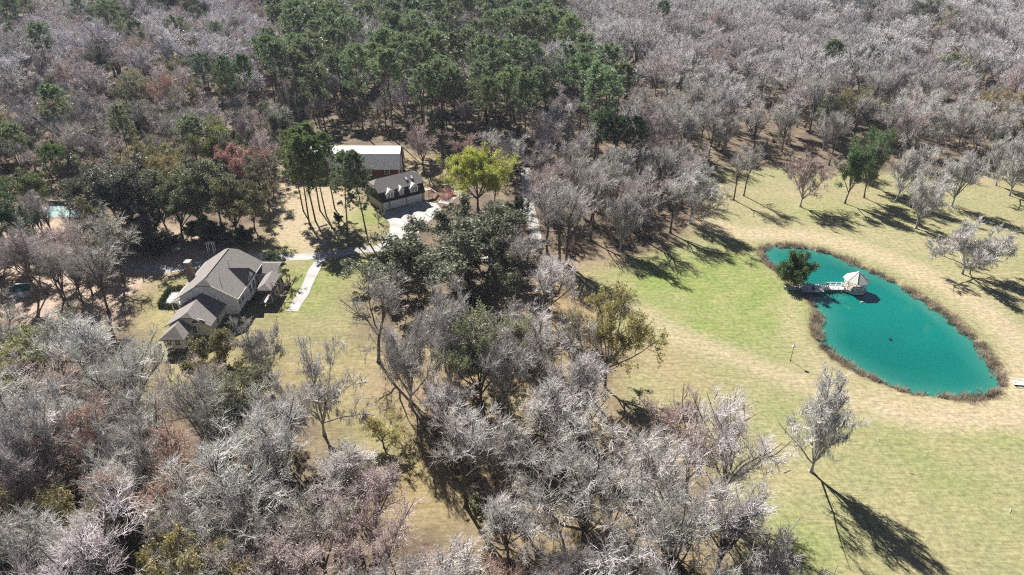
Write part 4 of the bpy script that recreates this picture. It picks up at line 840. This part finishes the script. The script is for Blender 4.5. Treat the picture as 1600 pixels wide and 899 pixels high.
# --- woods: individuals first, then the far mass ------------------------------------------------------
NEARW = GP((-260, 590), (60, 595), (180, 600), (225, 640), (235, 730), (330, 760), (400, 705), (450, 700), (490, 735), (530, 800), (580, 870), (640, 935), (700, 950), (760, 900), (820, 870), (900, 850), (960, 860), (1040, 880), (1090, 895), (1140, 925), (1200, 990), (1280, 1080), (1250, 1180), (-700, 1180))
GROVE = GP((665, 610), (720, 595), (790, 570), (830, 520), (875, 520), (870, 560), (890, 620), (900, 680), (930, 740), (960, 800), (800, 830), (740, 815), (690, 720))
LANE = GP((790, 275), (1000, 262), (1075, 285), (1100, 330), (1070, 365), (1000, 380), (900, 400), (850, 395), (845, 330))
PINES = GP((425, 232), (520, 213), (640, 222), (690, 245), (760, 268), (850, 275), (960, 270), (1000, 240), (930, 185), (885, 120), (880, 60), (910, -40), (560, -40), (500, 20), (430, 100))
LEFTW = GP((-300, 340), (60, 318), (200, 330), (300, 300), (420, 285), (440, 236), (425, 200), (-300, 200))
NORTHEDGE = GP((-2500, 330), (60, 318), (200, 326), (320, 300), (420, 285), (455, 245), (520, 208), (640, 222), (690, 240), (780, 262), (1000, 262), (1080, 280), (1110, 258), (1200, 256), (1330, 262), (1440, 258), (1600, 262), (3000, 262), (3000, -60), (-2500, -60))
KEEP = [distline]
DRIVES = [catmull(GP((600, 389), (480, 401), (400, 400), (345, 403), (240, 421), (120, 408), (-60, 392)), 3, False), catmull(GP((822, 262), (830, 340), (836, 372), (770, 404), (632, 388)), 3, False)]
PINEPX = GP((-60, 75), (60, 70), (60, -30), (-60, -30))
rng = np.random.default_rng(21)
placed = [np.array(q) for q in PLACED]
cell = {}
POOL = G(100, 330)
def ok(x, y, dmin):
    i, j = int(x // 6), int(y // 6)
    for a in range(i - 2, i + 3):
        for b in range(j - 2, j + 3):
            for (px_, py_, dd) in cell.get((a, b), ()):
                if (px_ - x) ** 2 + (py_ - y) ** 2 < (max(dmin, dd) if False else dmin) ** 2: return False
    return True
def put(x, y, d): cell.setdefault((int(x // 6), int(y // 6)), []).append((x, y, d))
for x, y in PLACED: put(x, y, 3)
def scatter(P, dmin, tries):
    Pn = np.array(P); lo, hi = Pn.min(0), Pn.max(0); c = lo + (hi - lo) * rng.random((tries, 2)); c = c[inpoly(c[:, 0], c[:, 1], P)]
    keepd = np.minimum(distline(c[:, 0], c[:, 1], DRIVES[0]), distline(c[:, 0], c[:, 1], DRIVES[1])); c = c[(keepd > 3.5) & (np.hypot(c[:, 0] - POOL[0] + 5, c[:, 1] - POOL[1] - 9) > 15)]; out = []
    for x, y in c:
        if ok(x, y, dmin): put(x, y, dmin); out.append((x, y))
    return out
def place_name(u, v):
    if v > 470:
        if u < 130: return 'in the wood at the far left, below the shed' if v < 690 else 'in the wood at the bottom left corner'
        if u < 300: return 'in the wood just left of the house wing' if v < 690 else 'along the bottom edge left of the house'
        if u < 430: return 'in the wood below the house' if v < 780 else 'at the bottom edge below the house'
        if u < 560: return 'left of the open olive grass' if v < 780 else 'at the bottom edge left of centre'
        if u < 720: return 'at the lower end of the open grass' if v > 700 else 'on the left side of the central grove'
        if u < 850: return 'in the central grove' if v < 720 else 'at the bottom edge in the centre'
        if u < 1000: return 'on the right side of the central grove' if v < 720 else 'at the bottom edge right of centre'
        return 'at the lawn-side end of the bottom wood'
    if u < 200: return 'in the left woods beyond the swimming pool'
    if u < 440: return 'in the left woods behind the house'
    if u < 700: return 'behind the barn'
    if u < 850: return 'beyond the lime green tree'
    if u < 1000: return 'along the gravel lane'
    if u < 1200: return 'at the forest edge left of the upper meadow'
    if u < 1400: return 'at the forest edge above the upper meadow'
    return 'at the forest edge at upper right'
def size_name(h): return 'tall' if h > 19 else ('' if h > 16 else 'short')
def fill_tree(x, y, mix, hs=(14.5, 20.5)):
    k = rng.choice(len(mix), p=np.array([m[1] for m in mix]) / sum(m[1] for m in mix)); kd = mix[k][0]; h = rng.uniform(*hs); u, v = toPx(x, y, h * .6); zn = place_name(u, v); sz = size_name(h)
    if kd == 'pine' and v < 300 and 420 < u < 1010:
        row = 'front row' if y < 245 else ('second rank' if y < 275 else ('middle ranks' if y < 320 else 'rear ranks'))
        zn = f'in the {row} of the pine stand, ' + ('left end' if u < 500 else 'above the barn' if u < 570 else 'above the garage' if u < 660 else 'above the lime green tree' if u < 760 else 'above the gravel lane' if u < 850 else 'right end')
    pick = lambda L_: L_[rng.integers(len(L_))]; sx = rng.uniform(.8, 1.08)
    J = lambda s_: ' '.join(s_.split())
    if kd in ('grey', 'white', 'purple'):
        moss = rng.random() < .3; c = {'grey': GREY, 'white': WHITE, 'purple': PURPLE}[kd]; w_ = {'grey': 'grey', 'white': 'whitish', 'purple': 'dark grey'}[kd]
        tree('bare_tree', pick(MOSSY if moss else (TALL + BARE[:4] if 800 < u < 1130 and v < 420 else BARE + TALL[:2])), x, y, h, J(f'{sz} {w_} bare {"moss-hung " if moss else ""}tree {zn}'), 'tree', f'{w_} bare trees {zn}', twig=jitc(c), sx=sx, moss=jitc(MOSSC))
    elif kd in ('pink', 'russet'):
        w_ = 'pinkish' if kd == 'pink' else 'russet'; c = PINK if kd == 'pink' else RUSSET; lf = (.46, .37, .345) if kd == 'pink' else (.42, .25, .18)
        tree('budding_tree', pick(BUD), x, y, h * .92, J(f'{sz} {w_} budding tree {zn}'), 'tree', f'{w_} budding trees {zn}', twig=jitc(c), leaf=jitc(lf), sx=sx)
    elif kd == 'olive':
        tree('leafy_tree', pick(LEAFY), x, y, h * .85, J(f'{sz} olive thin-leaved tree {zn}'), 'tree', f'olive thin-leaved trees {zn}', twig=jitc(GREY), leaf=jitc(R_([(.26, .25, .11), (.22, .22, .13), (.30, .25, .10)]), .15), sx=sx)
    elif kd == 'ever':
        tree('evergreen_tree', pick(LAUREL + OAK[:1]), x, y, h * .85, J(f'{sz} dark evergreen tree {zn}'), 'tree', f'dark evergreen trees {zn}', leaf=jitc(R_([OAKG, (.10, .12, .065), (.14, .15, .10)]), .15), sx=sx * .9)
    elif kd == 'pine':
        tree('pine_tree', pick(PINE), x, y, h * 1.25, J(f'{sz} green pine {zn}'), 'tree', f'pines {zn}', leaf=jitc((.20, .265, .125), .25), sx=sx * 1.2)
for x, y in scatter(NEARW, 6.4, 4500): fill_tree(x, y, (('grey', 4), ('white', 4.8), ('pink', 2.6), ('russet', .45), ('olive', .9 if x < -20 else .2), ('purple', 1.2), ('ever', .5 if x < -25 else 0.02)), (15, 22))
for x, y in scatter(GROVE, 9.5, 400): fill_tree(x, y, (('grey', 4), ('white', 4), ('pink', 1), ('olive', 1), ('purple', 1)), (13, 19))
for x, y in scatter(LANE, 8.2, 700): fill_tree(x, y, (('grey', 5), ('white', 3), ('pink', 1.8), ('olive', .3)), (14, 19))
for x, y in scatter(LEFTW, 7.5, 1200):
    if y < 330 and abs(toPx(x, y)[0] - 500) < 800: fill_tree(x, y, (('grey', 3), ('purple', 2), ('olive', 1.3), ('ever', 2.6), ('pink', 1.3), ('pine', .6)), (13, 19))
LEFTMID = GP((-160, 370), (60, 362), (200, 352), (262, 372), (240, 402), (200, 440), (185, 500), (110, 515), (60, 510), (-160, 520)); shx, shy = G(35, 462)
for x, y in scatter(LEFTMID, 7.2, 700):
    if not (abs(x - shx) < 5 and -14 < y - shy < 4) and math.hypot(x - POOL[0], y - POOL[1] + 8) > 13: fill_tree(x, y, (('grey', 3), ('pink', 1.6), ('ever', 2.2), ('olive', 1.6), ('purple', 1.5)), (13, 18.5))
n_b0 = COUNT['bare_tree']
pine_pts = [q for q in scatter(PINES, 9.3, 9000)]; pine_pts.sort(key=lambda q: q[1])
far = []                                                  # (x, y, kind index)
npine = 0
for x, y in pine_pts:
    if rng.random() < (.64 if y < 300 else .52):
        if npine < 210: fill_tree(x, y, (('pine', 1),), (20, 26)); npine += 1
        else: far.append((x, y, 'pine'))
    else:
        if y < 300: fill_tree(x, y, (('grey', 3), ('pink', 2), ('ever', 2)), (10, 15))
        else: far.append((x, y, 'bare'))
north = scatter(NORTHEDGE, 7.8, 60000)
north = [q for q in north if abs(q[0]) < .80 * q[1] + 60 and q[1] < 800]; north.sort(key=lambda q: q[1])
nb = 0
for x, y in north:
    u, v = toPx(x, y); inpine = inpoly(np.array([x]), np.array([y]), PINEPX)[0] or (rng.random() < (.10 if u < 430 else .015)) or (v < 20 and u < 900 and rng.random() < .4)
    if inpine: far.append((x, y, 'pine'))
    elif COUNT['bare_tree'] < 300 and y < 330:
        fill_tree(x, y, (('grey', 4.5), ('white', 4), ('pink', 1.5), ('russet', .4), ('olive', .4), ('ever', .3)) if u > 850 else (('grey', 4), ('purple', 3), ('pink', 1.5), ('russet', .8), ('olive', .8), ('ever', .9)), (15.5, 23))
    else: far.append((x, y, 'left' if u < 640 else 'bare'))

def joined(name, pd, m_crown, extra=None):
    """one mesh (bark slot 0, crown slot 1, moss slot 2, leaves slot 3) for the far wood"""
    V = []; F3 = []; F4 = []; mi3 = []; mi4 = []; o = 0
    for part, slot in (('trunk', 0), ('crown', 1), ('moss', 2), ('leaves', 3)):
        if part not in pd: continue
        me = pd[part]; n = len(me.vertices); co = np.empty(n * 3, np.float32); me.vertices.foreach_get('co', co); nl = len(me.loops); li = np.empty(nl, np.int32); me.loops.foreach_get('vertex_index', li)
        k = nl // len(me.polygons); li = li.reshape(-1, k) + o; V.append(co.reshape(-1, 3)); o += n
        (F3 if k == 3 else F4).append(li); (mi3 if k == 3 else mi4).append(np.full(len(li), slot))
    me = mesh_np(name, np.concatenate(V), np.concatenate(F3) if F3 else None, np.concatenate(F4) if F4 else None)
    for m in (M_bark, m_crown, M_mossfar, M_leaffar): me.materials.append(m)
    me.polygons.foreach_set('material_index', np.concatenate(mi3 + mi4).astype(np.int32)); return me
FT = lambda *cs: [(i / len(cs), c) for i, c in enumerate(cs)]
M_mossfar = mat('far_moss', (.52, .515, .475)); M_leaffar = mat('far_leaves', (.3, .25, .15), translucent=.2, randtint=FT((.40, .24, .18), (.42, .30, .26), (.30, .30, .12), (.36, .20, .15), (.24, .25, .13), (.38, .27, .20)))
M_tw_r = mat('far_pale_twigs', (1, 1, 1), randtint=FT((.64, .62, .605), (.55, .525, .51), (.70, .68, .665), (.58, .53, .515), (.46, .44, .43), (.68, .655, .64), (.57, .51, .49), (.62, .60, .585)))
M_tw_l = mat('far_dusky_twigs', (1, 1, 1), randtint=FT((.56, .53, .545), (.63, .61, .62), (.50, .47, .49), (.60, .51, .51), (.59, .57, .58), (.54, .52, .545), (.67, .645, .65), (.55, .46, .45)))
M_nd_f = mat('far_needles', (1, 1, 1), translucent=.35, randtint=FT((.20, .26, .14), (.23, .28, .15), (.17, .225, .125), (.22, .26, .15), (.19, .235, .15)))
M_ev_f = mat('far_evergreen', (1, 1, 1), translucent=.2, randtint=FT((.115, .135, .075), (.10, .12, .065), (.15, .16, .10), (.18, .19, .08)))
kinds = {}
protos = []
def addk(key, L_, m):
    for p_ in L_: kinds.setdefault(key, []).append(len(protos)); protos.append((p_, m))
FARB = [make('farbare', bare_parts(1000 + k, 18, .26 + .04 * (k % 3), 8, (8, 34 + 6 * (k % 3)), 7, 6, 5, 200 if k % 2 else 500, .06, 1.0, 1.45), M_lichen if k % 2 else M_bark, M_twig) for k in range(6)]
addk('bare', FARB[:4], M_tw_r); addk('left', [FARB[4], FARB[5], FARB[1]], M_tw_l)
addk('bud', [BUD[0]], M_tw_l); addk('ever', [LAUREL[0]], M_ev_f); addk('pine', [PINE[0], PINE[2], PINE[4]], M_nd_f)
kc = bpy.data.collections.new('forest_kinds')            # shapes the far wood draws from
for i, (p_, m) in enumerate(protos):
    o = bpy.data.objects.new(f'forest_kind_{i:02d}', joined('forest_tree', p_, m)); kc.objects.link(o)
for d_ in FARB:
    for k_ in ('trunk', 'crown', 'moss'): bpy.data.meshes.remove(d_[k_])
pts = []; idx = []; scl = []; rot = []
for x, y, kd in far:
    r_ = rng.random()
    patch = float(nz2(x, y, .035, 77))
    if kd in ('bare', 'left') and r_ < (.6 if patch > .36 else (.10 if kd == 'left' else .03)): kd = 'ever'
    elif kd in ('bare', 'left') and r_ > (.90 if kd == 'bare' else .80): kd = 'bud'
    i = kinds[kd][rng.integers(len(kinds[kd]))]; h = rng.uniform(14.0, 26.0) * (1 + .22 * float(nz2(x, y, .03, 31))) * (1.35 if kd == 'pine' else 1.0) * (.85 if kd in ('bud', 'ever') else 1); s = h / protos[i][0]['H']; q = rng.uniform(.95, 1.35)
    pts.append((x, y, 0)); idx.append(i); scl.append((s * q, s * q, s)); rot.append((rng.normal(0, .03), rng.normal(0, .03), rng.uniform(0, 6.28)))

def scatter_object(name, label, cat_, pts, idx, scl, rot, coll):
    me = bpy.data.meshes.new(name); me.vertices.add(len(pts)); me.vertices.foreach_set('co', np.array(pts, np.float32).ravel())
    a = me.attributes.new('kind_index', 'INT', 'POINT'); a.data.foreach_set('value', np.array(idx, np.int32))
    for nm, d in (('tree_scale', scl), ('tree_turn', rot)): a = me.attributes.new(nm, 'FLOAT_VECTOR', 'POINT'); a.data.foreach_set('vector', np.array(d, np.float32).ravel())
    o = obj(name, me); tag(o, label, cat_, kind='stuff')
    ng = bpy.data.node_groups.new(name, 'GeometryNodeTree'); ng.interface.new_socket('Geometry', in_out='INPUT', socket_type='NodeSocketGeometry'); ng.interface.new_socket('Geometry', in_out='OUTPUT', socket_type='NodeSocketGeometry')
    gi = ng.nodes.new('NodeGroupInput'); go = ng.nodes.new('NodeGroupOutput'); ci = ng.nodes.new('GeometryNodeCollectionInfo'); ci.inputs['Collection'].default_value = coll; ci.inputs['Separate Children'].default_value = True; ci.inputs['Reset Children'].default_value = True
    ip = ng.nodes.new('GeometryNodeInstanceOnPoints'); ip.inputs['Pick Instance'].default_value = True
    def na(nm, tp): n_ = ng.nodes.new('GeometryNodeInputNamedAttribute'); n_.data_type = tp; n_.inputs['Name'].default_value = nm; return n_.outputs['Attribute']
    k = ng.links; k.new(gi.outputs[0], ip.inputs['Points']); k.new(ci.outputs[0], ip.inputs['Instance']); k.new(na('kind_index', 'INT'), ip.inputs['Instance Index'])
    er = ng.nodes.new('FunctionNodeEulerToRotation'); k.new(na('tree_turn', 'FLOAT_VECTOR'), er.inputs[0]); k.new(er.outputs[0], ip.inputs['Rotation']); k.new(na('tree_scale', 'FLOAT_VECTOR'), ip.inputs['Scale']); k.new(ip.outputs[0], go.inputs[0])
    o.modifiers.new('scatter', 'NODES').node_group = ng; return o
scatter_object('forest', 'far mixed woods of grey bare trees and pines reaching the top edge', 'forest', pts, idx, scl, rot, kc)

# --- undergrowth: low brush on the floor of the woods
bc = bpy.data.collections.new('brush_kinds'); M_brush = mat('brush', (1, 1, 1), translucent=.15, randtint=FT((.15, .12, .095), (.20, .165, .14), (.11, .12, .06), (.17, .12, .09), (.22, .20, .18), (.13, .125, .07)))
for k in range(4):
    pb = bare_parts(900 + k, 2.4, .05, 8, (20, 75), 5, 3, 3, 0, .05, 1.3, .45); r = np.random.default_rng(k)
    V, Q = cat([pb['crown'], leaves(r, pb['tips'][::3], 2, .2, .07)] if k % 2 else [pb['crown'], leaves(r, pb['tips'][::3], 4, .22, .10)]); bc.objects.link(bpy.data.objects.new(f'brush_kind_{k}', mesh_np('brush', V, None, Q, M_brush)))
bp_ = []
for P, n, yl in ((NEARW, 1500, 999), (GROVE, 170, 999), (LANE, 220, 999), (LEFTW, 500, 330), (PINES, 1600, 420), (NORTHEDGE, 26000, 420)):
    Pn = np.array(P); lo, hi = Pn.min(0), np.minimum(Pn.max(0), [1e9, yl + 0.0]); c = lo + (hi - lo) * rng.random((n, 2)); c = c[inpoly(c[:, 0], c[:, 1], P)]
    c = c[np.abs(c[:, 0]) < .8 * c[:, 1] + 30]; c = c[(np.minimum(distline(c[:, 0], c[:, 1], DRIVES[0]), distline(c[:, 0], c[:, 1], DRIVES[1])) > 3)]; bp_ += [tuple(q) for q in c]
nbp = len(bp_); s_ = rng.uniform(.5, 1.6, nbp)
scatter_object('undergrowth', 'low brown brush covering the floor of the woods', 'undergrowth', [(x, y, -.05) for x, y in bp_], rng.integers(0, 4, nbp), np.stack([s_ * 1.2, s_ * 1.2, s_], 1), np.stack([0 * s_, 0 * s_, rng.uniform(0, 6.28, nbp)], 1), bc)
print('TRIS', sum(sum(len(p.vertices) - 2 for p in m.polygons) for m in bpy.data.meshes)) if False else None
print('TREES', COUNT, 'far', len(far), 'brush', nbp)

# ------------------------------------------------------------------ thin blue air between the drone and the far woods
hm = bpy.data.materials.new('thin_haze'); hm.use_nodes = True; t = hm.node_tree; t.nodes.clear()
pv = t.nodes.new('ShaderNodeVolumePrincipled'); pv.inputs['Color'].default_value = (.72, .82, 1.0, 1); pv.inputs['Density'].default_value = .00009; pv.inputs['Anisotropy'].default_value = .0
ou = t.nodes.new('ShaderNodeOutputMaterial'); t.links.new(pv.outputs[0], ou.inputs['Volume'])
tag(MB().box(-6100, 6100, -3100, 9100, -3.5, 84).build('haze', hm), 'thin bluish haze over the far woods', 'haze', kind='stuff')
